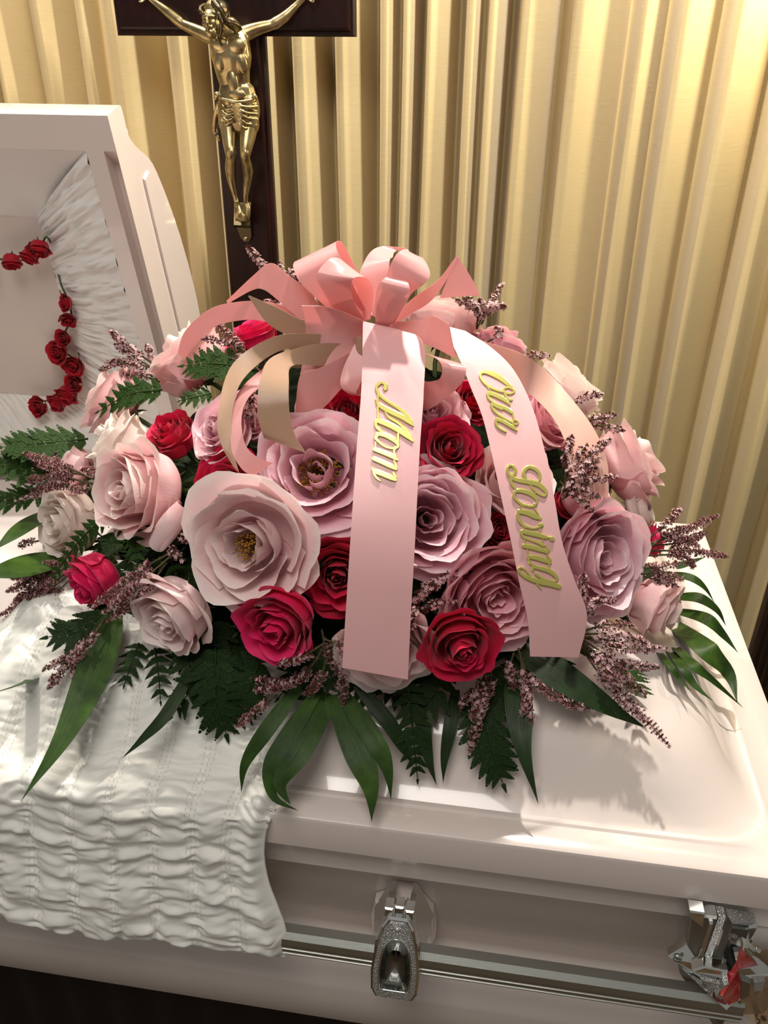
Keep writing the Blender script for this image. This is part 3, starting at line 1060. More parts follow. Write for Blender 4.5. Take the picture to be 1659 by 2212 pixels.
H = H * edge - 0.010 * (1 - edge)
T = np.gradient(SU[..., :2], axis=1)
T /= np.maximum(np.linalg.norm(T, axis=2, keepdims=True), 1e-9)
NY, NZ = T[..., 1], -T[..., 0]                 # outward
V = np.stack([XX, SU[..., 0] + NY * H, SU[..., 1] + NZ * H], -1)
quilt = thing('quilted_overlay', (-0.88, -0.02, 0.0), 'white quilted overlay throw draped over the casket front', 'overlay')
qc = obj('cloth', V.reshape(-1, 3), grid_faces(nx, nv_), M['quilt'], quilt)
mod(qc, 'SOLIDIFY', thickness=0.004, offset=-1.0 if False else 1.0)
# rows of stitching
parts = []
for c0 in range(int(QX0 / colw), int(QX1 / colw) + 1):
    for dx in (-0.0055, 0.0, 0.0055):
        i = int(round((c0 * colw + dx - QX0) / (QX1 - QX0) * (nx - 1)))
        if not 2 <= i < nx - 3:
            continue
        for j in range(4, nv_ - 4, 4):
            a, b_ = V[i, j], V[i, j + 2]
            n_ = np.array([0, NY[i, j], NZ[i, j]]) * 0.0009
            w = np.array([0.00022, 0, 0])
            parts.append((np.array([a - w + n_, a + w + n_, b_ + w + n_, b_ - w + n_]), [(0, 1, 2, 3)]))
Vt, Ft = join(parts)
tag(obj('stitching', Vt, Ft, M['thread'], quilt), None, None, kind='stuff')

# ---------------------------------------------------------------- garland of small red roses hung in the open lid
def lid_ray(px, py, h):
    d = ray(px, py)
    o = CAM - (HO + h * EN)
    return CAM + d * (-(o @ EN) / (d @ EN))


GAR = [(-35, 575, 0.055, 18, (-.2, -.6, -.75), 'bud'), (26, 568, 0.055, 19, (.1, -.5, -.85), 'bud'), (62, 556, 0.055, 18, (-.25, -.6, -.75), 'bud'), (83, 540, 0.050, 20, (.1, -.6, -.6), 'bud'),
       (138, 655, 0.052, 18, (-.5, -.8, .2), 'mini'), (148, 694, 0.055, 18, (.3, -.8, -.4), 'mini'), (134, 731, 0.058, 19, (-.1, -.9, .25), 'mini'), (121, 762, 0.058, 24, (-.2, -.95, .1), 'mini'), (156, 791, 0.058, 23, (.1, -.9, -.1), 'mini'),
       (158, 830, 0.056, 19, (.1, -.9, .3), 'mini'), (143, 855, 0.052, 20, (-.2, -.8, -.5), 'bud'), (122, 872, 0.050, 18, (-.3, -.8, -.3), 'bud'), (80, 880, 0.046, 22, (-.1, -.9, .25), 'mini')]
gar = thing('rose_garland', tuple(lid_ray(121, 762, 0.06)), 'string of small dark red roses hung inside the open lid', 'garland')
gpts = []
for i, (px, py, h, r, ax, st) in enumerate(GAR):
    P = lid_ray(px, py, h)
    gpts.append(P + np.array([0, 0.012, 0.006]))
    R = r * pxm(P) * 1.12
    hd = bpy.data.objects.new('rosebud', None)
    hd.empty_display_size = 0.01
    col.objects.link(hd)
    hd.parent = gar
    hd.matrix_local = Matrix.Translation(Vector(P - ORG[gar.name])) @ basis(ax, i * 1.7)
    build_rose('rosebud', 'mini' if st == 'mini' else 'bud', 'crimson', R if st == 'mini' else R * 1.25, 900 + i, hd, nu=9, nv=8, stem=0.0)
gpts[4:4] = [lid_ray(100, 512, 0.055), lid_ray(112, 530, 0.082), lid_ray(122, 575, 0.084), lid_ray(132, 615, 0.07)]
V, F = tube(spline(gpts, 90), 0.0016, 5)
obj('string', V, F, M['stem'], gar)

# ---------------------------------------------------------------- crucifix
M['mahogany'] = mat('dark_mahogany', srgb(26, 9, 7), 0.38, spec=0.25)
t = tex(M['mahogany'], 14, 5, vec_scale=(6, 6, 0.7))
LK(M['mahogany'], ramp(M['mahogany'], t.outputs[0], [(0.3, srgb(20, 6, 5)), (0.7, srgb(40, 13, 9))]), prin(M['mahogany']).inputs['Base Color'])
M['bronze'] = mat('antique_bronze', srgb(176, 152, 96), 0.33, 1.0)
t = tex(M['bronze'], 35, 4)
LK(M['bronze'], ramp(M['bronze'], t.outputs[0], [(0.3, srgb(132, 116, 82)), (0.55, srgb(180, 162, 118)), (0.8, srgb(204, 188, 146))]), prin(M['bronze']).inputs['Base Color'])
M['bronze_dark'] = mat('dark_bronze', srgb(96, 86, 66), 0.32, 1.0)

YC = 0.885                                     # front face of the cross
crux = thing('crucifix', (-0.82, 0.90, FLOOR), 'bronze figure on a dark mahogany cross standing behind the casket', 'crucifix')
ux0, ux1 = at(447, 90, YC)[0], at(569, 82, YC)[0]
ux0b, ux1b = at(495, 631, YC)[0], at(596, 576, YC)[0]
ux0, ux1 = (ux0 + ux0b) / 2, (ux1 + ux1b) / 2
bz = at(507, 78, YC)[2]
bx0, bx1 = at(250, 76, YC)[0], at(766, 80, YC)[0]


def moulded(x0, x1, z0, z1, y0, th=0.022):
    """plank with a stepped moulding round its front edge"""
    R_ = [(0.0, th), (0.0, 0.010), (0.003, 0.006), (0.007, 0.006), (0.009, 0.001), (0.012, 0.0)]
    V, F = [], []
    for ins, dy in R_:
        V += [(x0 + ins, y0 + dy, z0 + ins), (x1 - ins, y0 + dy, z0 + ins), (x1 - ins, y0 + dy, z1 - ins), (x0 + ins, y0 + dy, z1 - ins)]
    F = [tuple(r for r in f) for f in grid_faces(len(R_), 4, cv=True)]
    F.append((0, 1, 2, 3))
    F.append(tuple(4 * (len(R_) - 1) + i for i in (3, 2, 1, 0)))
    return np.array(V), F


obj('upright', *moulded(ux0, ux1, 0.02, 1.02, YC), M['mahogany'], crux, smooth=False)
obj('crossbeam', *moulded(bx0, bx1, bz, bz + (ux1 - ux0) * 1.02, YC - 0.002), M['mahogany'], crux, smooth=False)
obj('stand_post', *box((ux0 + ux1) / 2 - 0.02, (ux0 + ux1) / 2 + 0.02, YC + 0.004, YC + 0.03, FLOOR + 0.02, 0.05), M['mahogany'], crux, smooth=False)
obj('stand_base', *box((ux0 + ux1) / 2 - 0.12, (ux0 + ux1) / 2 + 0.12, YC - 0.06, YC + 0.09, FLOOR, FLOOR + 0.03), M['mahogany'], crux, smooth=False)


def cp(px, py, dy):
    return at(px, py, YC - dy)


PXC = pxm(at(500, 200, YC - 0.03))


def chain(pts, flat=1.0, n=5, sides=12):
    """limb: (px, py, distance in front of the cross, radius px)"""
    P = np.array([cp(a, b_, c) for a, b_, c, r in pts])
    R_ = np.array([r * 1.08 * PXC for *_, r in pts])
    k = (len(pts) - 1) * n + 1
    Q = spline(P, k)
    RR = np.interp(np.linspace(0, len(pts) - 1, k), np.arange(len(pts)), R_)
    out = [tube(Q, RR, sides, up=(0, -1, 0.01), flat=flat)]
    out.append(ellipsoid(Q[0], [RR[0], RR[0] * (flat if flat < 1 else 1), RR[0]], nu=10, nv=6))
    out.append(ellipsoid(Q[-1], [RR[-1], RR[-1] * (flat if flat < 1 else 1), RR[-1]], nu=10, nv=6))
    return out


def blob(px, py, dy, rx, rz, ry=None, ang=0.0):
    c, s = math.cos(rad(ang)), math.sin(rad(ang))
    return ellipsoid(cp(px, py, dy), (rx * PXC, (ry or min(rx, rz)) * PXC, rz * PXC), rot=[[c, 0, s], [0, 1, 0], [-s, 0, c]], nu=14, nv=10)


B = []
# torso
B += chain([(490, 78, .030, 36), (496, 100, .034, 41), (500, 125, .036, 41), (502, 150, .034, 36), (507, 178, .030, 32), (511, 200, .030, 33), (515, 222, .030, 38), (517, 240, .028, 37)], flat=0.62, n=6, sides=18)
B += [blob(476, 96, .052, 19, 15, 8, 12), blob(512, 97, .052, 20, 15, 8, -14)]            # chest
B += [blob(476, 132, .050, 13, 20, 8, 10), blob(521, 134, .048, 14, 24, 9, -16)]           # rib cage
B += [blob(503, 178, .050, 12, 24, 6, -6), blob(512, 205, .050, 20, 13, 6)]                # belly
B += [blob(527, 112, .038, 9, 22, 8, -14), blob(468, 112, .036, 7, 20, 8, 10)]             # sides below the arms
# arms
B += chain([(474, 84, .026, 17), (452, 78, .022, 14), (425, 66, .018, 11.5), (396, 53, .015, 9.5), (384, 44, .014, 10.5), (362, 26, .012, 9.5), (336, 6, .010, 6.5), (322, -6, .010, 6)], flat=0.85)
B += chain([(512, 84, .026, 18), (530, 73, .024, 15), (556, 62, .020, 12), (585, 54, .016, 9.5), (596, 49, .015, 10.5), (618, 34, .013, 9.5), (642, 10, .010, 6.5), (655, -3, .010, 6)], flat=0.85)
for hx, s in ((312, -1), (667, 1)):             # hands with fingers and thumb
    B += [blob(hx, -12, .010, 11, 9, 5, 20 * s)]
    for q in range(4):
        B += chain([(hx + s * (2 + q), -9 - 4 * q, .011, 3.2), (hx + s * (14 + (q in (1, 2)) * 3), -8 - 5 * q, .015, 2.8), (hx + s * (17 + (q in (1, 2)) * 3), -5 - 5 * q, .021, 2.4)], n=3, sides=8)
    B += chain([(hx - s * 2, -4, .012, 3.4), (hx + s * 6, 4, .018, 2.8), (hx + s * 11, 3, .021, 2.4)], n=3, sides=8)
# neck
B += chain([(490, 72, .032, 15), (478, 58, .044, 13), (468, 48, .052, 13)])
# legs
B += chain([(500, 238, .030, 22), (494, 262, .036, 19), (496, 300, .046, 15.5), (498, 328, .056, 12), (499, 340, .055, 10.5), (498, 366, .042, 11.5), (501, 392, .034, 9), (508, 422, .030, 6), (511, 437, .031, 5.6)])
B += chain([(532, 238, .030, 22), (538, 266, .036, 19), (534, 300, .046, 16), (530, 328, .055, 12), (530, 342, .054, 10), (535, 368, .040, 11.5), (534, 392, .032, 9), (531, 420, .026, 6), (531, 437, .024, 5.4)])
B += [blob(498, 330, .062, 9, 11, 6), blob(530, 333, .061, 8.5, 11, 6)]
# feet, the left over the right, with toes
B += chain([(511, 437, .031, 6), (513, 450, .040, 8), (516, 462, .044, 9.5), (518, 468, .044, 8.5)], flat=0.7)
B += chain([(531, 437, .024, 6), (534, 452, .026, 8), (532, 466, .028, 9), (528, 474, .028, 8)], flat=0.7)
for q in range(5):
    B += chain([(509 + q * 4.4, 466 - abs(q - 2) * 0.6, .046, 2.7), (509.5 + q * 4.6, 473 + (1.5 if q > 1 else 0), .047, 2.5), (510 + q * 4.6, 477 + (2 if q > 1 else -1), .043, 2.1)], n=3, sides=8)
V, F = join(B)
corpus = obj('figure', V, F, M['bronze'], crux)
mod(corpus, 'REMESH', mode='VOXEL', voxel_size=0.0013, use_smooth_shade=True)
mod(corpus, 'SMOOTH', factor=0.5, iterations=5)

# head: face turned down to the left, with nose, brows, lips and beard
B = [blob(466, 28, .062, 25, 26, 25), blob(458, 48, .074, 19, 24, 18, -14)]
B += [blob(447.5, 45, .098, 3.6, 6.5, 5, -16), blob(446.5, 49.5, .100, 4.4, 3.2, 3.5)]
B += chain([(439, 38, .090, 3.2), (447, 35.5, .094, 3.6), (458, 35, .092, 3.6), (468, 37, .084, 3)], n=3, sides=8)
B += [blob(459, 50, .090, 7.5, 8, 5), blob(441, 50, .086, 4.5, 6, 4)]
B += [blob(457, 43, .091, 4.6, 2.4, 2.6, -4), blob(441.5, 43, .088, 3, 2.2, 2.4)]
B += chain([(441, 56, .094, 2.6), (447, 55.5, .098, 2.8), (456, 58, .094, 2.6)], n=3, sides=8)
B += [blob(448.5, 60.5, .096, 4.6, 1.8, 2.4)]
B += [blob(456, 70, .088, 12, 11, 9, -20), blob(463, 80, .082, 7, 9, 6, -28), blob(449, 67, .092, 6, 6, 5)]
B += [blob(481, 42, .064, 4, 8, 5, -20)]
V, F = join(B)
hd = obj('head', V, F, M['bronze'], crux)
mod(hd, 'REMESH', mode='VOXEL', voxel_size=0.0009, use_smooth_shade=True)
mod(hd, 'SMOOTH', factor=0.5, iterations=3)
# hair: locks over the crown and down to the shoulder
B = [blob(470, 22, .060, 26, 22, 26, 8)]
for q in range(7):
    a = q / 6
    B += chain([(462 + 16 * a, 6 + 14 * a, .080 - .012 * a, 6.5), (474 + 10 * a, 22 + 12 * a, .080 - .012 * a, 6), (482 + 8 * a, 42 + 4 * a, .070, 5.5), (494 + 10 * a, 54 - 4 * a, .058, 5), (506 + 10 * a, 64 - 8 * a, .050, 4), (510 + 10 * a, 70 - 8 * a, .047, 3)], n=4, sides=7)
B += chain([(472, 30, .088, 4), (478, 48, .088, 4.2), (478, 66, .084, 4), (474, 84, .078, 3), (478, 98, .064, 2)], n=4, sides=7)
V, F = join(B)
hair = obj('hair', V, F, M['bronze_dark'], crux)
mod(hair, 'REMESH', mode='VOXEL', voxel_size=0.0010, use_smooth_shade=True)
mod(hair, 'SMOOTH', factor=0.4, iterations=2)
# crown of thorns: three twisted canes with spikes
hc = cp(463, 25, .064)
rg = random.Random(4)
parts = []
ca, sa = math.cos(rad(14)), math.sin(rad(14))
for w in range(3):
    pts = []
    for i in range(49):
        a = 2 * PI * i / 48
        rr = (27.5 + 2.2 * math.sin(9 * a + w * 2.1)) * PXC
        dz = 3.4 * math.cos(9 * a + w * 2.1) * PXC
        v = np.array([rr * math.cos(a), rr * math.sin(a), dz])
        v = np.array([v[0] * ca + v[2] * sa, v[1], -v[0] * sa + v[2] * ca])
        v = np.array([v[0], v[1] * math.cos(rad(22)) - v[2] * math.sin(rad(22)), v[1] * math.sin(rad(22)) + v[2] * math.cos(rad(22))])
        pts.append(hc + v)
    parts.append(tube(pts, 2.0 * PXC, 6, caps=False))
    for i in range(0, 48, 5):
        d = unit(pts[i] - hc + np.array([0, 0, rg.uniform(-.01, .012)]))
        parts.append(tube([pts[i], pts[i] + d * 6 * PXC], [1.1 * PXC, 0.15 * PXC], 5))
V, F = join(parts)
obj('crown_of_thorns', V, F, M['bronze_dark'], crux)
# loincloth: wrap, slanting folds, knot and hanging tail
B = chain([(513, 212, .030, 41), (516, 228, .030, 43), (518, 246, .030, 42), (518, 258, .030, 38)], flat=0.66, n=5, sides=18)
B += chain([(494, 250, .036, 22), (491, 266, .038, 19.5)], flat=0.9) + chain([(537, 252, .036, 22), (541, 270, .038, 19)], flat=0.9)
for k, (a, b_) in enumerate((((480, 214), (553, 214)), ((498, 214), (556, 230)), ((500, 216), (556, 246)), ((500, 220), (556, 258)), ((502, 228), (554, 270)), ((504, 238), (548, 277)))):
    m_ = ((a[0] + b_[0]) / 2 - 4, (a[1] + b_[1]) / 2 + 6 + 2 * k)
    B += chain([(a[0], a[1], .054, 3.2), (m_[0], m_[1], .060, 3.6), (b_[0], b_[1], .040, 3.2)], n=6, sides=8)
for k in range(4):
    B += chain([(480, 216 + 12 * k, .048, 2.6), (490, 224 + 12 * k, .056, 2.8), (502, 226 + 10 * k, .054, 2.2)], n=4, sides=8)
B += chain([(478, 266, .046, 3), (490, 269, .054, 3), (504, 263, .052, 2.6)], n=4, sides=8)
B += [blob(470, 206, .040, 9, 8, 8), blob(466, 213, .042, 5, 4, 5), blob(550, 208, .044, 5, 8, 5, -30)]
B += chain([(471, 224, .036, 4), (466, 246, .034, 5), (463, 270, .030, 5.5), (464, 288, .028, 4.5), (470, 296, .030, 6), (473, 302, .030, 4)], flat=0.6)
V, F = join(B)
lc = obj('loincloth', V, F, M['bronze'], crux)
mod(lc, 'REMESH', mode='VOXEL', voxel_size=0.0012, use_smooth_shade=True)
mod(lc, 'SMOOTH', factor=0.5, iterations=2)
# foot rest, its bracket and the screw
p = lambda a, b_, dy: cp(a, b_, dy)
V = np.array([p(506, 437, .004), p(542, 437, .004), p(540, 488, .034), p(505, 486, .034), p(506, 442, -.001), p(543, 442, -.001), p(541, 493, .018), p(505, 491, .018)])
F = [(0, 3, 2, 1), (4, 5, 6, 7), (0, 1, 5, 4), (1, 2, 6, 5), (2, 3, 7, 6), (3, 0, 4, 7)]
obj('foot_rest', V, F, M['bronze_dark'], crux, smooth=False)
pts = [(509, 486), (541, 486), (543, 512), (538, 522), (527, 523), (519, 512)]
f_ = [cp(a, b_, .007) for a, b_ in pts]
V = np.array(f_ + [q + np.array([0, 0.006, 0]) for q in f_])
F = [(5, 4, 3, 2, 1, 0), (6, 7, 8, 9, 10, 11)] + [(i, (i + 1) % 6, 6 + (i + 1) % 6, 6 + i) for i in range(6)]
obj('bracket', V, F, M['bronze_dark'], crux, smooth=False)
obj('screw', *ellipsoid(cp(530, 516, .009), (5 * PXC, 2.4 * PXC, 5 * PXC)), M['bronze'], crux)

# ---------------------------------------------------------------- the spray: base, roses, greens, filler
M['foam'] = mat('foam_gap_shade', srgb(14, 20, 11), 1.0, spec=0.05)  # foam coloured near-black green so the gaps between roses look shaded
t = tex(M['foam'], 60, 4)
LK(M['foam'], ramp(M['foam'], t.outputs[0], [(0.35, srgb(7, 10, 6)), (0.7, srgb(20, 28, 14))]), prin(M['foam']).inputs['Base Color'])
bump(M['foam'], t.outputs[0], 1.0, 0.01)


def leaf_mat(name, a, b_, c, rough=0.38, trans=0.18, stripes=60):
    m = mat(name, b_, rough, spec=0.35 if stripes else 0.15)
    nz = tex(m, 30, 3)
    LK(m, ramp(m, nz.outputs[0], [(0.3, a), (0.55, b_), (0.8, c)]), prin(m).inputs['Base Color'])
    if stripes:
        st = tex(m, 1.0, 1, coord='UV', vec_scale=(stripes, 1.5, 1))
        bump(m, st.outputs[0], 0.35, 0.0015)
    add_translucent(m, trans)
    return m


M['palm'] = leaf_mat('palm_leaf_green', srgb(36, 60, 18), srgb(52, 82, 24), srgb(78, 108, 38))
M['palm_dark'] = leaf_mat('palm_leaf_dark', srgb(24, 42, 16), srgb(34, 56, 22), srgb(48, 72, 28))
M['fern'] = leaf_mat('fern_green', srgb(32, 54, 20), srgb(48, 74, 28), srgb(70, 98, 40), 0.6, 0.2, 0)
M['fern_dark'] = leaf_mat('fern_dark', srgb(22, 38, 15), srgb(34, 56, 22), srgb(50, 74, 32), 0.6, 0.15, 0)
M['twig'] = mat('heather_twig', srgb(82, 58, 42), 0.7)
t = tex(M['twig'], 200, 2)
LK(M['twig'], ramp(M['twig'], t.outputs[0], [(0.3, srgb(62, 40, 30)), (0.7, srgb(96, 88, 50))]), prin(M['twig']).inputs['Base Color'])
M['floret'] = mat('heather_floret', srgb(232, 194, 194), 0.6, trans=0.2)
M['cup'] = mat('heather_cup', srgb(104, 38, 44), 0.6)
M['needle'] = mat('heather_needle', srgb(72, 92, 48), 0.6)

# floral-foam saddle that everything is stuck into; its near-black colour imitates gap shade
V, F = [], []
nu, nv = 72, 26
g = VNoise(61)
for i in range(nu):
    a = 2 * PI * i / nu
    for j in range(nv):
        e = j / (nv - 1) * PI / 2
        k = 0.80 + 0.05 * float(g(i * 0.5, j * 0.8)) * math.cos(e)
        x, y, z = DC[0] + DR[0] * k * math.cos(a) * math.cos(e), DC[1] + DR[1] * k * math.sin(a) * math.cos(e), DC[2] + DR[2] * k * math.sin(e)
        V.append((x, y, max(z, float(lidz(x, y)) + 0.004)))
saddle = obj('spray_saddle', V, grid_faces(nu, nv, cu=True), M['foam'])
tag(saddle, 'foam base inside the rose spray, coloured near-black as shade in the gaps', 'flower base')

# px, py, radius px, style, colour, facing tweak (right, up, towards camera), depth scale k, label, options
UP = np.array([0, 0, 1.0])
RT, UPC, TOW = AX[0], -AX[1], -AX[2]


def put_rose(px, py, rpx, style, color, tw, k, label, seed, w=1.0, **kw):
    P = dome(px, py, k)
    n_ = dome_n(P)
    ax = unit(n_ * w + RT * tw[0] + UPC * tw[1] + TOW * tw[2])
    R = rpx * pxm(P)
    return rose(P, ax, R, style, color, label, 'roses of the casket spray', seed=seed, spin=seed * 0.7, **kw)


ROSES = [
    (398, 772, 92, 'half', 'blush', (-.7, .35, .0), 1.00, 'large blush rose beside the open lid, facing away left', {'squash': 1.05}),
    (545, 722, 55, 'half', 'hot', (-.2, .6, .1), 0.97, 'hot pink rose under the tan ribbon tip, top left of the spray', {}),
    (238, 868, 78, 'half', 'blush', (-.8, .3, -.1), 0.99, 'pale pink rose leaning on the white lid lining', {'spread': 1.2}),
    (252, 952, 88, 'bud', 'cream', (-.6, .5, -.2), 1.00, 'cream white rose showing its outer petals, left of a red rose', {'spread': 1.3}),
    (372, 935, 66, 'bud', 'red', (-.1, .4, .4), 0.98, 'dark red rose between the cream rose and a mauve rose', {}),
    (470, 925, 80, 'spiral', 'mauve', (-.5, .0, .5), 1.02, 'mauve pink rose tucked left of the tan ribbon tails', {}),
    (292, 1058, 106, 'half', 'blush', (-.85, -.25, .7), 1.05, 'big half-open blush rose with a deep cup facing left', {'squash': 1.15}),
    (140, 1132, 82, 'half', 'cream', (-.5, -.35, 1.1), 1.02, 'cream pink rose at the far left edge of the spray', {}),
    (200, 1258, 76, 'bud', 'hot', (-.45, -.75, .2), 1.02, 'hot pink rosebud low on the left, pointing down', {}),
    (492, 1056, 82, 'spiral', 'red', (-.1, -.2, .5), 0.99, 'red spiral rose between two big open pale roses', {}),
    (372, 1334, 92, 'half', 'pale', (-.45, -.75, .3), 1.02, 'pale pink rose at lower left, over the quilted overlay', {}),
    (536, 1184, 132, 'bowl', 'pale', (-.05, -.35, .7), 1.10, 'largest wide open pale pink rose with a yellow heart', {'stamens': .24, 'off': (.15, .15), 'tall': 0.24}),
    (682, 1018, 126, 'open', 'mauve', (.05, -.1, .75), 1.04, 'wide open mauve rose with large gold stamens left of the first lettered ribbon', {'stamens': .42, 'off': (.1, -.1)}),
    (600, 1352, 88, 'half', 'hot', (-.3, -.65, .4), 1.05, 'bright hot pink rose low in front, left of the first lettered ribbon', {}),
    (730, 1245, 82, 'spiral', 'red', (.1, -.3, .6), 0.97, 'red rose half covered by the lower part of the first lettered ribbon', {}),
    (748, 885, 62, 'spiral', 'red', (.0, .1, .6), 0.98, 'dark red rose in the shade below the bow', {}),
    (832, 1410, 100, 'cup', 'pale', (.1, -.6, .3), 1.03, 'pale rose behind the bottom end of the first lettered ribbon', {}),
    (935, 892, 76, 'spiral', 'mauve', (.1, .1, .6), 1.00, 'mauve pink rose right of the first lettered ribbon, below the bow loop', {}),
    (1022, 862, 52, 'spiral', 'red', (.2, .1, .6), 0.98, 'small red rose peeping out left of the letter O', {}),
    (974, 966, 72, 'spiral', 'red', (.05, .0, .6), 1.06, 'bright red rose between the two lettered ribbons', {}),
    (928, 1122, 112, 'cup', 'mauve', (.15, -.1, .75), 1.04, 'large ruffled mauve rose right of the first lettered ribbon', {}),
    (1110, 1036, 98, 'bud', 'blush', (-.1, .45, .35), 1.00, 'blush rose passing behind the second lettered ribbon', {'spread': 1.3}),
    (1000, 1402, 84, 'spiral', 'red', (.05, -.55, .5), 1.11, 'red rose at the bottom centre, between the lettered ribbons', {}),
    (1080, 1300, 112, 'cup', 'pink', (.15, -.5, .5), 1.03, 'pink open rose left of the end of the second lettered ribbon', {}),
    (1076, 1148, 48, 'bud', 'red', (.1, -.1, .5), 0.93, 'dark red rose deep in the gap left of the second lettered ribbon', {}),
    (1312, 1208, 118, 'cup', 'mauve', (.45, -.2, .55), 1.04, 'large mauve pink rose right of the second lettered ribbon', {}),
    (1426, 1312, 84, 'bud', 'blush', (.6, -.7, -.1), 1.02, 'blush rose hanging down at the right edge of the spray', {'spread': 1.5}),
    (1190, 900, 76, 'half', 'pink', (.3, .0, .4), 0.99, 'pink rose seen between the second lettered ribbon and the peach tail', {}),
    (1228, 842, 84, 'half', 'cream', (.7, .6, -.3), 0.99, 'cream rose behind the peach ribbon tail, upper right', {'spread': 1.3}),
    (1366, 1000, 90, 'half', 'blush', (.9, .5, -.2), 1.00, 'blush rose against the curtain at the right side', {'spread': 1.2}),
    (1272, 1068, 74, 'bud', 'pink', (.4, .4, .1), 0.98, 'pink rose under the end of the peach ribbon tail', {'spread': 1.3}),
    (1392, 1096, 52, 'cup', 'cream', (.9, .2, .1), 0.98, 'small frilly cream rose above the hot pink petals on the right', {}),
    (958, 690, 78, 'half', 'blush', (.1, 1.0, -.2), 0.98, 'blush white rose standing behind the bow', {}),
    (1080, 740, 56, 'half', 'pink', (.3, .8, -.3), 0.97, 'small pink rose at the back, above the second lettered ribbon', {}),
    (1412, 1168, 44, 'bud', 'hot', (.9, .1, .0), 0.99, 'hot pink rosebud among the heather at the right edge', {}),
    (1226, 1086, 40, 'bud', 'red', (.1, .0, .3), 0.93, 'dark red rosebud in the shade beside the heather clump, right of the letters', {}),
    (150, 1010, 62, 'bud', 'blush', (-.8, .4, -.1), 0.97, 'blush rose half hidden by heather at the upper left edge', {}),
    (548, 905, 66, 'bud', 'mauve', (-.1, .2, .5), 0.96, 'mauve rose in the shade behind the two tan ribbon tails', {}),
]
for i, (px, py, r, st, c, tw, k, lab, kw) in enumerate(ROSES):
    put_rose(px, py, r, st, c, tw, k, lab, 100 + i, **kw)
# one rolled petal that has come away below the big half-open rose
P0, P1 = dome(398, 1092, 1.04), dome(338, 1180, 1.03)
V, F, = [], []
Q = spline([P0, (P0 + P1) / 2 + TOW * 0.004, P1], 9)
T_, S_, N_ = frames(Q, TOW)
for i in range(9):
    w = 0.013 * (0.55 + 0.45 * math.sin(PI * (i + 1) / 10))
    for j in range(9):
        a = -2.2 + 4.4 * j / 8
        V.append(Q[i] + w * (S_[i] * math.sin(a) + N_[i] * math.cos(a)))
uvp = [(j / 8, i / 8) for i in range(9) for j in range(9)]
tag(obj('rolled_petal', V, grid_faces(9, 9), PM['pale'], uv=uvp), 'single rolled pale petal below the big half-open blush rose', 'petal')


# ---- long palm-like blades
def pt(a):
    px, py, h = a
    return onlid(px, py, h) if h >= 0 else dome(px, py, -h)


def run(pts, lift=0.012):
    """a stem or leaf that leaves the mound and sinks evenly to the depth of its tip"""
    P = np.array([pt(a) for a in pts])
    D = (P - CAM) @ AX[2]
    L = np.concatenate([[0], np.cumsum([math.hypot(b_[0] - a[0], b_[1] - a[1]) for a, b_ in zip(pts[:-1], pts[1:])])])
    L = L / L[-1]
    for i in range(1, len(P) - 1):
        d = D[0] + (D[-1] - D[0]) * L[i] - lift * math.sin(PI * L[i])
        if pts[i][2] >= 0:
            d = min(d, D[i] + (pts[i][2] - 0.008) * 1.2)
        P[i] = CAM + (P[i] - CAM) * (d / D[i])
    return P


def blade(pts, wpx, parent=None, dark=False, tip=1.0, label=None, name='palm_leaf', bend=0.22, twist=0.0):
    P = run(pts)
    n = 22
    Q = spline(P, n)
    up = unit(UP * 0.8 + TOW * 0.6)
    T_ = np.gradient(Q, axis=0)
    T_ /= np.linalg.norm(T_, axis=1, keepdims=True)
    V, uv = [], []
    for i in range(n):
        s = i / (n - 1)
        w = 0.40 * wpx * pxm(Q[i]) * (math.sin(PI * min(1, s * 0.93 + 0.07) ** 0.7) * (1 - 0.35 * s ** 2) + 0.05 * (1 - s)) * 1.1
        side = unit(np.cross(T_[i], up))
        if twist:
            side = unit(side * math.cos(twist * s) + np.cross(side, T_[i]) * math.sin(twist * s))
        nn = unit(np.cross(side, T_[i]))
        for j, u_ in enumerate((-1, -0.66, -0.33, 0, 0.33, 0.66, 1)):
            V.append(Q[i] + side * u_ * w + nn * (abs(u_) * bend - 0.3 * bend * u_ * u_) * w)
            uv.append((j / 6, s))
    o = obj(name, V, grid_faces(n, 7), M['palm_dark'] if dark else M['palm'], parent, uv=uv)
    mod(o, 'SOLIDIFY', thickness=0.0006)
    mod(o, 'EDGE_SPLIT', split_angle=rad(60))
    if label:
        tag(o, label, 'leaf')
    return o


def frond_of(loc, label, blades):
    t_ = thing('palm_frond', tuple(loc), label, 'palm frond', 'palm fronds round the spray')
    for pts, w, *r in blades:
        blade(pts, w, t_, *r, name='leaflet')
    return t_


frond_of(onlid(690, 1500, 0.07), 'fan of glossy long leaflets hanging over the lid edge at front centre', [
    ([(650, 1480, -.96), (575, 1580, .05), (530, 1650, .035), (521, 1712, .02)], 42),
    ([(690, 1490, -.96), (620, 1595, .055), (584, 1660, .04), (592, 1722, .03), (645, 1752, .025)], 46),
    ([(715, 1500, -.96), (650, 1620, .06), (606, 1690, .045), (628, 1740, .03)], 62),
    ([(728, 1500, -.96), (772, 1620, .06), (800, 1700, .04), (803, 1776, .02)], 74),
    ([(740, 1500, -.96), (808, 1600, .06), (836, 1660, .045), (845, 1728, .03)], 52),
    ([(770, 1480, -.96), (838, 1560, .05), (870, 1615, .04), (893, 1652, .03)], 40, True)])
frond_of(onlid(950, 1520, 0.06), 'pair of narrow dark leaflets pointing at the lid edge, between the ribbons', [
    ([(925, 1490, -.95), (915, 1570, .05), (926, 1640, .035), (943, 1697, .02)], 40, True),
    ([(985, 1490, -.95), (972, 1570, .05), (960, 1640, .035), (957, 1692, .02)], 34, True)])
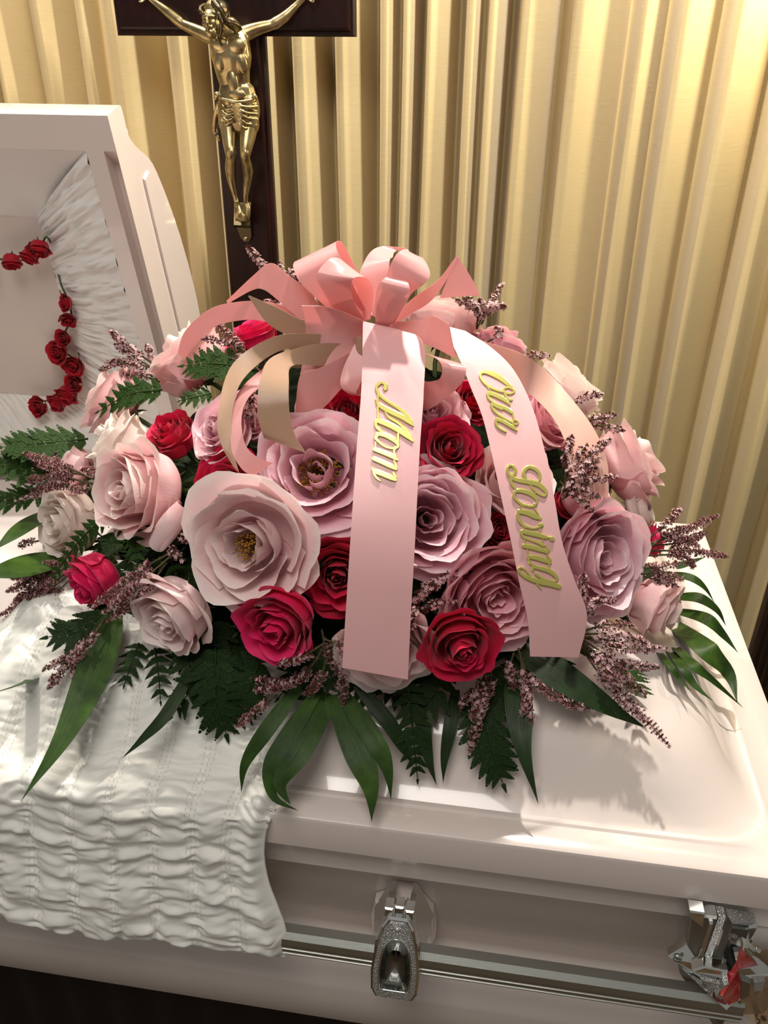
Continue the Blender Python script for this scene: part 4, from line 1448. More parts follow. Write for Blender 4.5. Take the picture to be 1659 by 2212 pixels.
blade([(1118, 1430, -.96), (1120, 1530, .06), (1130, 1620, .05), (1163, 1738, .035)], 70, dark=True, label='broad straight blade pointing down at the lid rim, below the second ribbon')
blade([(1120, 1400, -.96), (1210, 1462, .06), (1310, 1525, .045), (1397, 1574, .03)], 84, dark=True, label='broadest dark blade lying diagonally on the lid, right of the second ribbon')
frond_of(onlid(1450, 1360, 0.07), 'splayed green frond with seven curved leaflets over the right end of the lid', [
    ([(1440, 1340, -.96), (1520, 1400, .06), (1572, 1455, .05), (1593, 1518, .03)], 62),
    ([(1430, 1370, -.96), (1490, 1430, .05), (1545, 1475, .04), (1604, 1528, .025)], 30),
    ([(1420, 1380, -.96), (1465, 1430, .045), (1500, 1480, .035), (1540, 1515, .02)], 30),
    ([(1405, 1390, -.96), (1440, 1430, .04), (1470, 1470, .03), (1492, 1492, .02)], 20),
    ([(1460, 1320, -.97), (1525, 1338, .07), (1562, 1372, .06), (1594, 1410, .04)], 36),
    ([(1460, 1290, -.97), (1510, 1293, .08), (1548, 1318, .07), (1568, 1352, .05)], 30),
    ([(1455, 1240, -.97), (1495, 1250, .09), (1522, 1270, .08), (1542, 1300, .06)], 22)])
blade([(1460, 1226, -.97), (1490, 1215, .10), (1525, 1203, .09)], 18, label='short blade sticking out to the right under the heather')
blade([(100, 1110, -1.02), (40, 1150, .12), (-15, 1190, .11)], 56, label='green blade running out of the picture at left, above the others')
blade([(130, 1205, -1.02), (40, 1232, .12), (-60, 1245, .11)], 96, label='wide green blade running out at the left edge below the cream rose')
blade([(150, 1425, -1.04), (70, 1470, .14), (-20, 1500, .14)], 44, label='slender blade lying leftwards on the quilted overlay')
blade([(245, 1330, -1.0), (205, 1450, .06), (140, 1590, .05), (46, 1730, .035)], 92, label='longest wide blade hanging diagonally over the quilted overlay')
blade([(420, 1440, -.98), (362, 1540, .05), (310, 1595, .045), (264, 1638, .04)], 34, dark=True, label='narrow dark blade with a thin tip on the quilted overlay')


# ---- leatherleaf fern: pinnae built of toothed leaflets, meshes shared
def pinna_mesh(seed):
    rg = random.Random(seed)
    parts = []
    n = 8
    for i in range(n + 1):
        s = 0.04 + 0.90 * i / n
        ln = 0.34 * (1 - s) ** 0.7 + 0.06
        for sd in (-1, 1) if i < n else (0,):
            a = rad(52 - 22 * s) * sd + rg.uniform(-.06, .06)
            if sd == 0:
                a, ln = 0.0, 0.14
            c, q = math.cos(a), math.sin(a)
            w = 0.105 * (1 - 0.50 * s) + 0.016
            zz = 0.02 * rg.uniform(-1, 1)
            prof_ = [(0, 0), (.22, .85), (.36, .95), (.42, .72), (.58, .82), (.66, .55), (.80, .56), (.86, .30), (1.0, 0)]
            pl = [(l * ln, ww * w) for l, ww in prof_] + [(l * ln, -ww * w) for l, ww in prof_[-2:0:-1]]
            V = np.array([(s + l * c - ww * q, l * q + ww * c, zz + 0.05 * abs(ww) - 0.12 * l * l) for l, ww in pl])
            V = np.vstack([V, [(s + 0.5 * ln * c, 0.5 * ln * q, zz - 0.03 * ln)]])
            k = len(pl)
            parts.append((V, [(j, (j + 1) % k, k) for j in range(k)]))
    parts.append(tube([(0, 0, 0), (0.5, 0, 0), (1, 0, 0)], [0.012, 0.009, 0.004], 4))
    return join(parts)


PINNA = {}
for dk in (False, True):
    for s in range(3):
        V, F = pinna_mesh(s)
        me = bpy.data.meshes.new('pinna')
        me.from_pydata(V.tolist(), [], F)
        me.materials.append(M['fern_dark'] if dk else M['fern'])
        PINNA[dk, s] = me


def fern(pts, hw, label, dark=False, seed=0, n=None):
    rg = random.Random(seed)
    P = run(pts, 0.006)
    Q = spline(P, 41)
    up = unit(UP * 0.5 + TOW * 0.8)
    T_ = np.gradient(Q, axis=0)
    T_ /= np.linalg.norm(T_, axis=1, keepdims=True)
    o = thing('fern_frond', tuple(P[0]), label, 'fern', 'leatherleaf fern fronds')
    obj('rachis', *tube(Q, np.linspace(0.0016, 0.0005, 41), 5), M['fern_dark' if dark else 'fern'], o)
    L = np.linalg.norm(np.diff(Q, axis=0), axis=1).sum()
    W = hw * pxm(Q[20])
    n = n or max(5, int(L / 0.0112))
    for i in range(n + 1):
        s = 0.06 + 0.94 * i / n
        ln = 1.12 * W * (0.35 + 0.65 * math.sin(PI * min(1, 0.20 + 0.8 * s)) ** 0.8) * rg.uniform(0.88, 1.1)
        k = min(40, int(s * 40))
        t_ = T_[k]
        side = unit(np.cross(t_, up))
        nn = np.cross(side, t_)
        for sd in (-1, 1) if i < n else (0,):
            a = rad(62 - 20 * s) * sd + rg.uniform(-.1, .1)
            x_ = unit(t_ * math.cos(a) + side * math.sin(a) + nn * rg.uniform(-.12, .12))
            y_ = unit(np.cross(nn, x_))
            z_ = np.cross(x_, y_)
            q = bpy.data.objects.new('pinna', PINNA[dark, rg.randrange(3)])
            col.objects.link(q)
            q.parent = o
            mm_ = Matrix.Identity(4)
            sc = ln if sd else ln * 0.9
            for r_ in range(3):
                mm_[r_][0], mm_[r_][1], mm_[r_][2], mm_[r_][3] = x_[r_] * sc, y_[r_] * sc * 0.9, z_[r_] * sc, Q[k][r_] - P[0][r_]
            q.matrix_local = mm_
    return o


FERNS = [
    ([(560, 800, -1.0), (470, 786, -1.04), (398, 790, -1.06)], 48, 'fern frond across the red rose below the tan ribbon, upper left', False),
    ([(350, 842, -1.02), (280, 852, -1.06), (214, 888, -1.08)], 40, 'fern frond lying over the pale rose at the lid lining', False),
    ([(455, 850, -1.0), (420, 858, -1.03), (388, 866, -1.04)], 26, 'small fern sprig above the dark red rose on the left', False),
    ([(190, 948, -1.02), (90, 958, -1.08), (6, 966, -1.10)], 44, 'topmost fern frond reaching left past the cream rose', False),
    ([(140, 1020, -1.02), (50, 1012, -1.08), (-30, 998, -1.1)], 46, 'middle fern frond running out at the left edge', False),
    ([(110, 1060, -1.02), (40, 1075, -1.07), (-30, 1092, -1.1)], 36, 'lower fern frond running out at the left edge, under the heather', False),
    ([(240, 1105, -1.03), (170, 1170, -1.08), (105, 1262, -1.1)], 30, 'thin fern frond between the cream rose and the hot pink bud', False),
    ([(245, 1110, -1.02), (285, 1160, -1.05), (300, 1240, -1.06)], 28, 'fern sprig hanging below the big half-open blush rose', False),
    ([(240, 1310, -.98), (175, 1362, .05), (105, 1376, .05)], 50, 'dark fern frond under the hot pink bud, tip on the left', True),
    ([(250, 1370, -.97), (190, 1410, .04), (150, 1440, .04)], 44, 'dark fern frond on the overlay beside the longest wide blade', True),
    ([(300, 1390, -.97), (285, 1430, .04), (268, 1482, .03)], 30, 'small dark fern hanging on the overlay, below the pale left rose', True),
    ([(335, 1400, -.97), (342, 1450, .04), (347, 1518, .03)], 30, 'narrow dark fern hanging straight down on the overlay', True),
    ([(465, 1400, -.97), (468, 1500, .045), (488, 1584, .03)], 66, 'large fern frond hanging on the overlay below the hot pink rose', True),
    ([(470, 1420, -.97), (420, 1480, .04), (372, 1546, .03)], 44, 'fern frond slanting left beside the largest hanging fern', True),
    ([(560, 1430, -.97), (535, 1500, .045), (508, 1574, .03)], 46, 'dark fern frond left of the front palm fan', True),
    ([(880, 1470, -.97), (892, 1580, .045), (902, 1682, .03)], 40, 'dark fern frond hanging to the lid edge right of the front palm fan', True),
    ([(1030, 1480, -.97), (1052, 1590, .045), (1086, 1692, .03)], 62, 'large dark fern frond hanging to the lid edge under the bottom red rose', True),
    ([(1330, 1420, -.97), (1360, 1455, .05), (1392, 1502, .04)], 40, 'small fern frond behind the lower right heather', False),
    ([(680, 1420, -.93), (690, 1470, .05), (650, 1530, .04)], 46, 'dark fern frond in the shade behind the front palm fan', True),
    ([(960, 1440, -.93), (940, 1500, .05), (900, 1540, .04)], 46, 'dark fern frond in the shade below the bottom red rose', True),
    ([(400, 1380, -.95), (410, 1440, .05), (440, 1500, .04)], 44, 'dark fern frond in the shade below the pale left rose', True),
    ([(1090, 1440, -.94), (1080, 1500, .05), (1040, 1560, .04)], 46, 'dark fern frond beside the broad straight blade', True),
    ([(1200, 1420, -.94), (1230, 1480, .05), (1270, 1520, .04)], 40, 'dark fern frond under the broadest diagonal blade', True),
]
for i, (p_, hw, lab, dk) in enumerate(FERNS):
    fern(p_, hw, lab, dk, 300 + i)

FILL = [(230, 1185, -30, 60), (310, 1205, -60, 60), (410, 1250, -50, 70), (350, 1160, 30, 80), (440, 1120, -40, 60), (170, 1085, -60, 30), (130, 1200, -60, 50), (470, 1385, -20, 70), (700, 1430, 30, 60), (640, 1450, -40, 60), (1180, 1430, 40, 60),
        (1150, 1190, -40, 50), (1050, 1200, -50, 40), (900, 1260, 40, 60), (1200, 1030, 50, 30), (420, 1390, -50, 50), (290, 1330, -60, 40), (780, 1470, 20, 60), (850, 1480, 40, 50), (920, 1450, -20, 70), (1120, 1450, -30, 60), (1240, 1420, 50, 40),
        (560, 1330, -50, 40), (520, 1420, 30, 70), (360, 1010, -40, 60), (430, 1040, 40, 50), (1400, 1250, 50, 40), (1340, 1360, 50, 40), (690, 1160, 20, 70), (880, 970, 30, 60), (250, 1290, -60, 60), (180, 1330, -60, 30), (1020, 1130, 10, 60), (760, 960, -30, 60)]
SHORT = ['lid-side blush', 'upper hot pink', 'lining-side pale', 'cream white', 'left red', 'left mauve', 'big half-open blush', 'far left cream', 'low left hot pink', 'left-centre red', 'lower left pale', 'largest open',
         'stamen-filled mauve', 'front hot pink', 'ribbon-covered red', 'bow-shaded red', 'bottom pale', 'upper mauve', 'small red', 'centre red', 'ruffled mauve', 'ribbon-crossed blush', 'bottom red', 'lower pink', 'deep dark red', 'right mauve',
         'hanging right blush', 'tail-side pink', 'upper right cream', 'curtain-side blush', 'under-tail pink', 'frilly cream', 'behind-bow blush', 'back pink', 'right-edge hot pink', 'shaded red bud', 'heather-hidden blush', 'tan-ribbon mauve']
used = set()
for i, (px, py, dx, dy) in enumerate(FILL):
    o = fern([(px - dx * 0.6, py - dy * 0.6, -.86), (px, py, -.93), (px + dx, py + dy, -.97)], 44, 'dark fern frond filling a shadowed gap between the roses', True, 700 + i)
    o['group'] = 'filler ferns in the gaps between the roses'
    near = sorted(range(len(ROSES)), key=lambda q: math.hypot(ROSES[q][0] - px, ROSES[q][1] - py))
    for a, b_ in ((0, 1), (0, 2), (1, 2), (0, 3), (1, 3), (2, 3), (0, 4)):
        lab = 'dark fern between the %s rose and the %s one' % (SHORT[near[a]], SHORT[near[b_]])
        if lab not in used:
            break
    used.add(lab)
    o['label'] = lab

# ---- heather sprays: every sprig a stem with florets
rgf = np.random.RandomState(8)


def floret_set(k):
    """five-petalled star with its cup, axis +Z, unit size"""
    Vp, Fp = [(0, 0, 0.05)], []
    for j in range(5):
        a = 2 * PI * j / 5
        da = 0.42
        n0 = len(Vp)
        Vp += [(0.62 * math.cos(a - da), 0.62 * math.sin(a - da), 0.22), (1.05 * math.cos(a), 1.05 * math.sin(a), 0.34), (0.62 * math.cos(a + da), 0.62 * math.sin(a + da), 0.22)]
        Fp.append((0, n0, n0 + 1, n0 + 2))
    Vc = [(0, 0, -1.3)] + [(0.5 * math.cos(2 * PI * j / 5), 0.5 * math.sin(2 * PI * j / 5), 0.08) for j in range(5)]
    Fc = [(0, 1 + (j + 1) % 5, 1 + j) for j in range(5)]
    return np.array(Vp), Fp, np.array(Vc), Fc


FVp, FFp, FVc, FFc = floret_set(0)


def heather(spikes, label, dens=1.5, size=1.15):
    """spikes: list of polylines ((px, py, h), ...); the first point is where the sprig leaves the mound"""
    Ps = [run(s_, 0.008) for s_ in spikes]
    o = thing('heather_sprig', tuple(Ps[0][0]), label, 'heather', 'heather sprigs')
    Vp, Fp, Vc, Fc, Vs, Vn = [], [], [], [], [], []
    npn = ncn = 0
    for P in Ps:
        L = np.linalg.norm(np.diff(P, axis=0), axis=1).sum()
        Q = spline(P, 40)
        Vs.append(tube(spline(P, 14), np.linspace(0.0013, 0.0005, 14), 5))
        T_, S_, N_ = frames(Q)
        n = int(L / 0.00085 * dens)
        for i in range(n):
            s = 0.30 + 0.70 * (i + rgf.rand()) / n
            k = min(39, int(s * 39.9))
            a = rgf.rand() * 6.283
            d = S_[k] * math.cos(a) + N_[k] * math.sin(a)
            taper = min(1.0, (1 - s) * 5 + 0.25)
            ax = unit(d + T_[k] * rgf.uniform(0.1, 0.9))
            c = Q[k] + d * (0.0018 + 0.0034 * rgf.rand()) * taper * size
            x_ = unit(np.cross(ax, (0.3, 0.5, 0.8)))
            y_ = np.cross(ax, x_)
            r_ = rgf.uniform(0.0014, 0.0021) * size
            B_ = np.array([x_, y_, ax])
            if rgf.rand() < 0.66 * taper:
                Vp.append(c + (FVp * r_ * 1.15) @ B_)
                Fp += [tuple(q + npn for q in f) for f in FFp]
                npn += len(FVp)
            Vc.append(c + (FVc * r_ * (1.0 if taper > .6 else 0.8)) @ B_)
            Fc += [tuple(q + ncn for q in f) for f in FFc]
            ncn += len(FVc)
        for i in range(int(L / 0.0016)):
            s = rgf.rand() * 0.98
            k = min(39, int(s * 39.9))
            a = rgf.rand() * 6.283
            d = unit(S_[k] * math.cos(a) + N_[k] * math.sin(a) + T_[k] * 0.9)
            w = unit(np.cross(d, T_[k])) * 0.0005
            b0, b1 = Q[k], Q[k] + d * rgf.uniform(0.004, 0.007)
            Vn.append((np.array([b0 - w, b0 + w, b1]), [(0, 1, 2)]))
    obj('stem', *join(Vs), M['twig'], o)
    tag(obj('blossoms', np.concatenate(Vp), Fp, M['floret'], o, smooth=False), None, None, kind='stuff')
    tag(obj('flower_cups', np.concatenate(Vc), Fc, M['cup'], o, smooth=False), None, None, kind='stuff')
    tag(obj('needles', *join(Vn), M['needle'], o, smooth=False), None, None, kind='stuff')


HEATHER = [
    ([[(600, 610, -1.0), (565, 570, -1.1), (530, 528, -1.18)], [(640, 620, -1.0), (612, 595, -1.1), (604, 566, -1.14)], [(660, 630, -1.02), (640, 600, -1.1), (626, 580, -1.14)]], 'heather sprig rising in front of the cross, left of the bow'),
    ([[(700, 660, -1.0), (670, 630, -1.08), (650, 605, -1.1)]], 'tiny heather tip between the bow loop and the pink ribbon arch'),
    ([[(640, 680, -.98), (605, 660, -1.04), (568, 650, -1.06)]], 'heather under the pink ribbon arch'),
    ([[(560, 790, -1.0), (500, 730, -1.06), (452, 678, -1.1)], [(545, 770, -1.02), (500, 742, -1.06), (436, 732, -1.08)], [(560, 800, -1.0), (530, 780, -1.05), (505, 765, -1.06)]], 'heather sprig crossing the large blush rose by the lid'),
    ([[(350, 800, -1.0), (280, 750, -1.06), (236, 715, -1.1)], [(345, 805, -1.0), (280, 765, -1.06), (248, 742, -1.08)], [(340, 800, -1.0), (270, 780, -1.05), (215, 800, -1.08)], [(340, 820, -.99), (290, 790, -1.04), (232, 780, -1.07)], [(345, 825, -.99), (300, 810, -1.03), (255, 812, -1.05)], [(345, 800, -1.0), (325, 765, -1.05), (318, 742, -1.06)]], 'bushy heather against the white lid lining'),
    ([[(545, 900, -1.0), (540, 860, -1.06), (546, 822, -1.07)], [(545, 900, -1.0), (530, 880, -1.06), (522, 850, -1.06)], [(550, 860, -1.0), (535, 880, -1.05), (540, 905, -1.06)]], 'heather tuft between the two tan ribbon tails'),
    ([[(205, 1035, -1.03), (120, 1000, -1.08), (42, 978, -1.12)], [(200, 1045, -1.03), (125, 1030, -1.08), (48, 1040, -1.12)], [(190, 1050, -1.03), (120, 1050, -1.08), (66, 1062, -1.1)], [(150, 1030, -1.04), (122, 1000, -1.08), (121, 978, -1.09)], [(110, 1060, -1.06), (60, 1075, -1.1), (-10, 1096, -1.12)], [(200, 1030, -1.03), (130, 1015, -1.08), (70, 1000, -1.1)]], 'dense heather clump at the left edge over the fern'),
    ([[(215, 1050, -1.05), (175, 1060, -1.08), (150, 1055, -1.09)], [(270, 1010, -1.04), (215, 1020, -1.06), (175, 1015, -1.07)]], 'sparse heather twig above the cream pink rose'),
    ([[(90, 1168, -1.04), (62, 1172, -1.08), (40, 1180, -1.1)]], 'short heather tip left of the cream pink rose'),
    ([[(180, 1210, -1.02), (100, 1220, -1.08), (38, 1222, -1.12)], [(170, 1215, -1.02), (80, 1250, -1.08), (14, 1278, -1.12)], [(170, 1220, -1.02), (90, 1270, -1.08), (0, 1330, -1.12)], [(165, 1225, -1.02), (70, 1290, -1.08), (-6, 1366, -1.12)], [(165, 1230, -1.02), (80, 1300, -1.08), (44, 1370, -1.1)], [(170, 1235, -1.02), (105, 1300, -1.06), (80, 1360, -1.08)], [(170, 1215, -1.02), (95, 1240, -1.08), (24, 1250, -1.12)], [(160, 1210, -1.02), (80, 1265, -1.08), (30, 1300, -1.1)]], 'largest bushy heather clump at the lower left, drooping'),
    ([[(375, 1190, -1.04), (290, 1240, -1.09), (200, 1312, -1.12)], [(370, 1200, -1.04), (300, 1260, -1.09), (225, 1322, -1.12)], [(360, 1215, -1.04), (310, 1280, -1.08), (232, 1345, -1.1)], [(330, 1215, -1.05), (280, 1275, -1.08), (250, 1335, -1.1)]], 'slanting heather sprig between the hot pink bud and the pale rose'),
    ([[(230, 1330, -1.04), (190, 1390, .08), (150, 1440, .06)], [(225, 1340, -1.03), (160, 1410, .08), (92, 1448, .06)], [(220, 1350, -1.02), (140, 1440, .06), (104, 1488, .05)], [(210, 1360, -1.02), (170, 1430, .06), (158, 1470, .05)]], 'heather tips over the quilted overlay left of the longest blade'),
    ([[(695, 1360, -1.02), (705, 1400, -1.04), (740, 1470, -1.06), (744, 1540, .04)], [(700, 1390, -1.03), (650, 1420, -1.06), (600, 1438, -1.08)], [(700, 1400, -1.03), (640, 1470, -1.04), (540, 1466, .06)], [(690, 1420, -1.03), (620, 1480, .06), (540, 1490, .05)], [(705, 1420, -1.03), (690, 1470, .07), (660, 1500, .06)], [(700, 1380, -1.03), (740, 1400, -1.06), (752, 1440, -1.07)]], 'fan-shaped heather sprig in front of the palm fan, below the hot pink rose'),
    ([[(600, 1500, .06), (560, 1530, .05), (512, 1570, .04)]], 'long thin heather spike at the left of the palm fan'),
    ([[(885, 1330, -1.0), (905, 1290, -1.04), (960, 1250, -1.05)], [(890, 1340, -1.0), (930, 1310, -1.03), (985, 1300, -1.04)], [(895, 1280, -1.0), (930, 1265, -1.03), (990, 1230, -1.04)], [(880, 1380, -1.05), (890, 1340, -1.06), (900, 1310, -1.07)]], 'heather in the dark gap right of the first lettered ribbon'),
    ([[(985, 1000, -.97), (1010, 1080, -1.0), (1022, 1110, -1.0)]], 'faint heather twig between the ruffled mauve rose and the second ribbon'),
    ([[(1010, 640, -1.0), (1020, 660, -1.06), (985, 648, -1.1)], [(1030, 710, -1.0), (1050, 670, -1.08), (1088, 610, -1.14)], [(1030, 710, -1.0), (1030, 670, -1.08), (1000, 640, -1.12)], [(1040, 700, -1.0), (1060, 665, -1.08), (1092, 662, -1.12)], [(1030, 700, -1.0), (1040, 665, -1.08), (1034, 648, -1.1)]], 'heather sprig standing up against the curtain right of the bow'),
    ([[(1090, 790, -1.0), (1130, 772, -1.06), (1188, 768, -1.1)], [(1050, 740, -1.0), (1080, 722, -1.05), (1070, 706, -1.06)]], 'thin heather tip above the cream rose, upper right'),
    ([[(1230, 880, -1.0), (1265, 858, -1.06), (1302, 852, -1.1)], [(1250, 910, -1.0), (1290, 905, -1.06), (1332, 896, -1.1)], [(1260, 920, -1.0), (1300, 920, -1.06), (1350, 930, -1.1)]], 'reddish heather tips against the curtain, right of the peach tail'),
    ([[(1225, 1070, -1.04), (1270, 990, -1.1), (1318, 948, -1.14)], [(1220, 1060, -1.04), (1225, 980, -1.09), (1236, 940, -1.11)], [(1220, 1075, -1.04), (1270, 1040, -1.1), (1334, 1028, -1.14)], [(1215, 1080, -1.04), (1255, 1020, -1.1), (1296, 990, -1.13)], [(1215, 1070, -1.04), (1240, 1000, -1.09), (1270, 960, -1.12)], [(1210, 1040, -1.04), (1240, 1070, -1.08), (1282, 1102, -1.1)], [(1215, 1060, -1.04), (1260, 1060, -1.09), (1296, 1076, -1.11)], [(1215, 1060, -1.05), (1240, 1040, -1.09), (1290, 1010, -1.12)]], 'thick heather clump right of the word on the second ribbon'),
    ([[(1395, 1170, -1.02), (1440, 1130, -1.06), (1472, 1096, -1.1)], [(1395, 1180, -1.02), (1470, 1150, -1.06), (1550, 1114, -1.12)], [(1400, 1180, -1.02), (1480, 1170, -1.06), (1524, 1150, -1.1)], [(1400, 1190, -1.02), (1490, 1190, -1.06), (1572, 1202, -1.12)], [(1400, 1200, -1.02), (1470, 1200, -1.06), (1500, 1226, -1.08)], [(1400, 1175, -1.02), (1460, 1160, -1.06), (1510, 1180, -1.1)], [(1400, 1185, -1.02), (1450, 1150, -1.06), (1500, 1140, -1.1)]], 'bushy heather jutting over the right end of the lid'),
    ([[(1380, 1225, -1.04), (1420, 1225, -1.07), (1468, 1215, -1.09)], [(1385, 1240, -1.04), (1430, 1240, -1.07), (1474, 1252, -1.09)], [(1390, 1245, -1.04), (1430, 1255, -1.07), (1460, 1262, -1.08)]], 'reddish heather lying across the hanging blush rose at right'),
    ([[(1255, 1320, -1.04), (1258, 1280, -1.08), (1262, 1238, -1.1)], [(1255, 1320, -1.04), (1290, 1300, -1.08), (1330, 1296, -1.1)], [(1260, 1340, -1.03), (1280, 1310, -1.07), (1300, 1290, -1.09)]], 'small heather tuft touching the edge of the second ribbon'),
    ([[(1250, 1370, -1.02), (1330, 1370, -1.06), (1400, 1390, .10)], [(1255, 1375, -1.02), (1340, 1400, -1.04), (1440, 1400, .09)], [(1255, 1380, -1.02), (1340, 1430, .08), (1424, 1442, .07)], [(1250, 1385, -1.02), (1320, 1450, .07), (1396, 1500, .06)], [(1250, 1390, -1.02), (1330, 1480, .06), (1446, 1612, .05)], [(1250, 1380, -1.02), (1310, 1430, .08), (1370, 1470, .07)], [(1255, 1365, -1.03), (1310, 1350, -1.07), (1370, 1352, -1.08)], [(1250, 1390, -1.02), (1300, 1440, .08), (1340, 1480, .07)], [(1250, 1375, -1.03), (1300, 1380, -1.06), (1350, 1390, -1.07)], [(1250, 1390, -1.02), (1320, 1490, .06), (1400, 1560, .05)]], 'widest heather clump at the lower right, below the mauve rose'),
    ([[(1120, 1400, -1.0), (1140, 1460, .06), (1210, 1510, .05), (1280, 1530, .045)], [(1125, 1410, -1.0), (1130, 1480, .06), (1150, 1570, .045)], [(1110, 1410, -1.0), (1100, 1450, .06), (1110, 1490, .05)], [(1130, 1420, -1.0), (1140, 1500, .06), (1128, 1545, .05)]], 'heather hanging beside the broad straight blade below the second ribbon'),
    ([[(1060, 1430, -1.0), (1030, 1490, .06), (990, 1525, .05)], [(1065, 1440, -1.0), (1040, 1530, .055), (1012, 1632, .04)], [(1060, 1440, -1.0), (1030, 1510, .055), (1024, 1560, .05)], [(1060, 1435, -1.0), (1060, 1480, .06), (1050, 1510, .05)]], 'sparse pale heather below the bottom red rose'),
    ([[(385, 1150, -.99), (400, 1165, -1.03), (440, 1150, -1.03)], [(400, 1210, -.99), (380, 1200, -1.03), (370, 1180, -1.04)]], 'heather twig in the gap left of the largest open rose'),
]
for s_, lab in HEATHER:
    heather(s_, lab)

# ---------------------------------------------------------------- bow, ribbon tails and gold lettering
def ribbon_mat(name, c, rough=0.34, trans=0.28, ribs=False):
    m = mat(name, c, rough, sheen=0.15, spec=0.5)
    p = prin(m)
    p.inputs['Anisotropic'].default_value = 0.6
    if ribs:
        uv = N(m, 'ShaderNodeUVMap')
        wv = N(m, 'ShaderNodeTexWave')
        wv.bands_direction = 'Y'
        wv.inputs['Scale'].default_value = ribs
        wv.inputs['Distortion'].default_value = 0.0
        LK(m, uv.outputs[0], wv.inputs['Vector'])
        bump(m, wv.outputs[1], 0.7, 0.0012)
    else:
        nz = tex(m, 900, 2)
        bump(m, nz.outputs[0], 0.05, 0.0003)
    add_translucent(m, trans)
    return m


M['satin'] = ribbon_mat('pink_satin', srgb(248, 196, 194), 0.28, 0.42)
M['satin_letter'] = ribbon_mat('pink_satin_banner', srgb(244, 196, 196), 0.36, 0.22)
M['peach'] = ribbon_mat('peach_satin', srgb(246, 202, 186), 0.34)
M['grosgrain'] = ribbon_mat('tan_grosgrain', srgb(238, 194, 158), 0.42, 0.15, ribs=75)
M['gold'] = mat('gold_foil', srgb(218, 210, 116), 0.26, 0.6)
t = tex(M['gold'], 160, 2)
bump(M['gold'], t.outputs[0], 0.03, 0.0006)

BOW = thing('ribbon_bow', tuple(at(800, 690, 0.30)), 'large pink satin bow with lettered tails on top of the roses', 'bow')


def sec(a):
    """cross-section of a ribbon: (ax, ay, bx, by, depth[, depth of b]); depth > 0 is a plane y, < 0 a scale of the mound"""
    ax, ay, bx, by, d = a[:5]
    e = a[5] if len(a) > 5 else d
    f = lambda x, y, q: at(x, y, q) if q > 0 else dome(x, y, -q)
    return f(ax, ay, d), f(bx, by, e)


def ribbon(name, secs, m, n=40, k=7, parent=None, bulge=0.0, straight=False):
    A, B_ = zip(*[sec(s) for s in secs])
    A, B_ = spline(np.array(A), n), spline(np.array(B_), n)
    L = np.concatenate([[0], np.cumsum(np.linalg.norm(np.diff((A + B_) / 2, axis=0), axis=1))])
    V, uv = [], []
    for i in range(n):
        W = B_[i] - A[i]
        T_ = ((A + B_) / 2)[min(i + 1, n - 1)] - ((A + B_) / 2)[max(i - 1, 0)]
        nn = unit(np.cross(W, T_))
        for j in range(k):
            s = j / (k - 1)
            V.append(A[i] + W * s + nn * bulge * 4 * s * (1 - s) * np.linalg.norm(W))
            uv.append((s, L[i] / 0.1))
    o = obj(name, V, grid_faces(n, k), m, parent or BOW, uv=uv)
    mod(o, 'SOLIDIFY', thickness=0.0004, offset=0)
    mod(o, 'EDGE_SPLIT', split_angle=rad(50))
    return o


def banner(name, left, right, kk, m, n=60, k=13):
    """lettered tail: both edges measured on the mound scaled by kk along the tail"""
    A = spline(np.array([(x, y) for x, y in left], float), n)
    B_ = spline(np.array([(x, y) for x, y in right], float), n)
    V, uv = [], []
    for i in range(n):
        for j in range(k):
            s = j / (k - 1)
            x, y = A[i] * (1 - s) + B_[i] * s
            V.append(dome(x, y, kk(y)))
            uv.append((s, i / 8))
    o = obj(name, V, grid_faces(n, k), m, BOW, uv=uv)
    mod(o, 'SOLIDIFY', thickness=0.0004, offset=0)
    mod(o, 'EDGE_SPLIT', split_angle=rad(50))
    return o


kM = lambda y: 1.165 - 0.02 * float(sstep(y, 1100, 1480))
kL = lambda y: 1.165 - 0.015 * float(sstep(y, 1000, 1420))
mom = banner('lettered_tail', [(784, 694), (783, 760), (780, 850), (772, 950), (764, 1060), (756, 1180), (747, 1320), (739, 1442)], [(862, 712), (914, 740), (915, 850), (908, 950), (902, 1060), (896, 1180), (888, 1320), (881, 1468)], kM, M['satin_letter'])
lov = banner('lettered_tail', [(955, 702), (990, 770), (1018, 840), (1042, 900), (1062, 980), (1084, 1080), (1104, 1170), (1122, 1260), (1140, 1340), (1145, 1418)], [(1005, 715), (1060, 750), (1110, 800), (1150, 880), (1178, 980), (1198, 1080), (1214, 1170), (1240, 1250), (1268, 1330), (1250, 1420)], kL, M['satin_letter'])


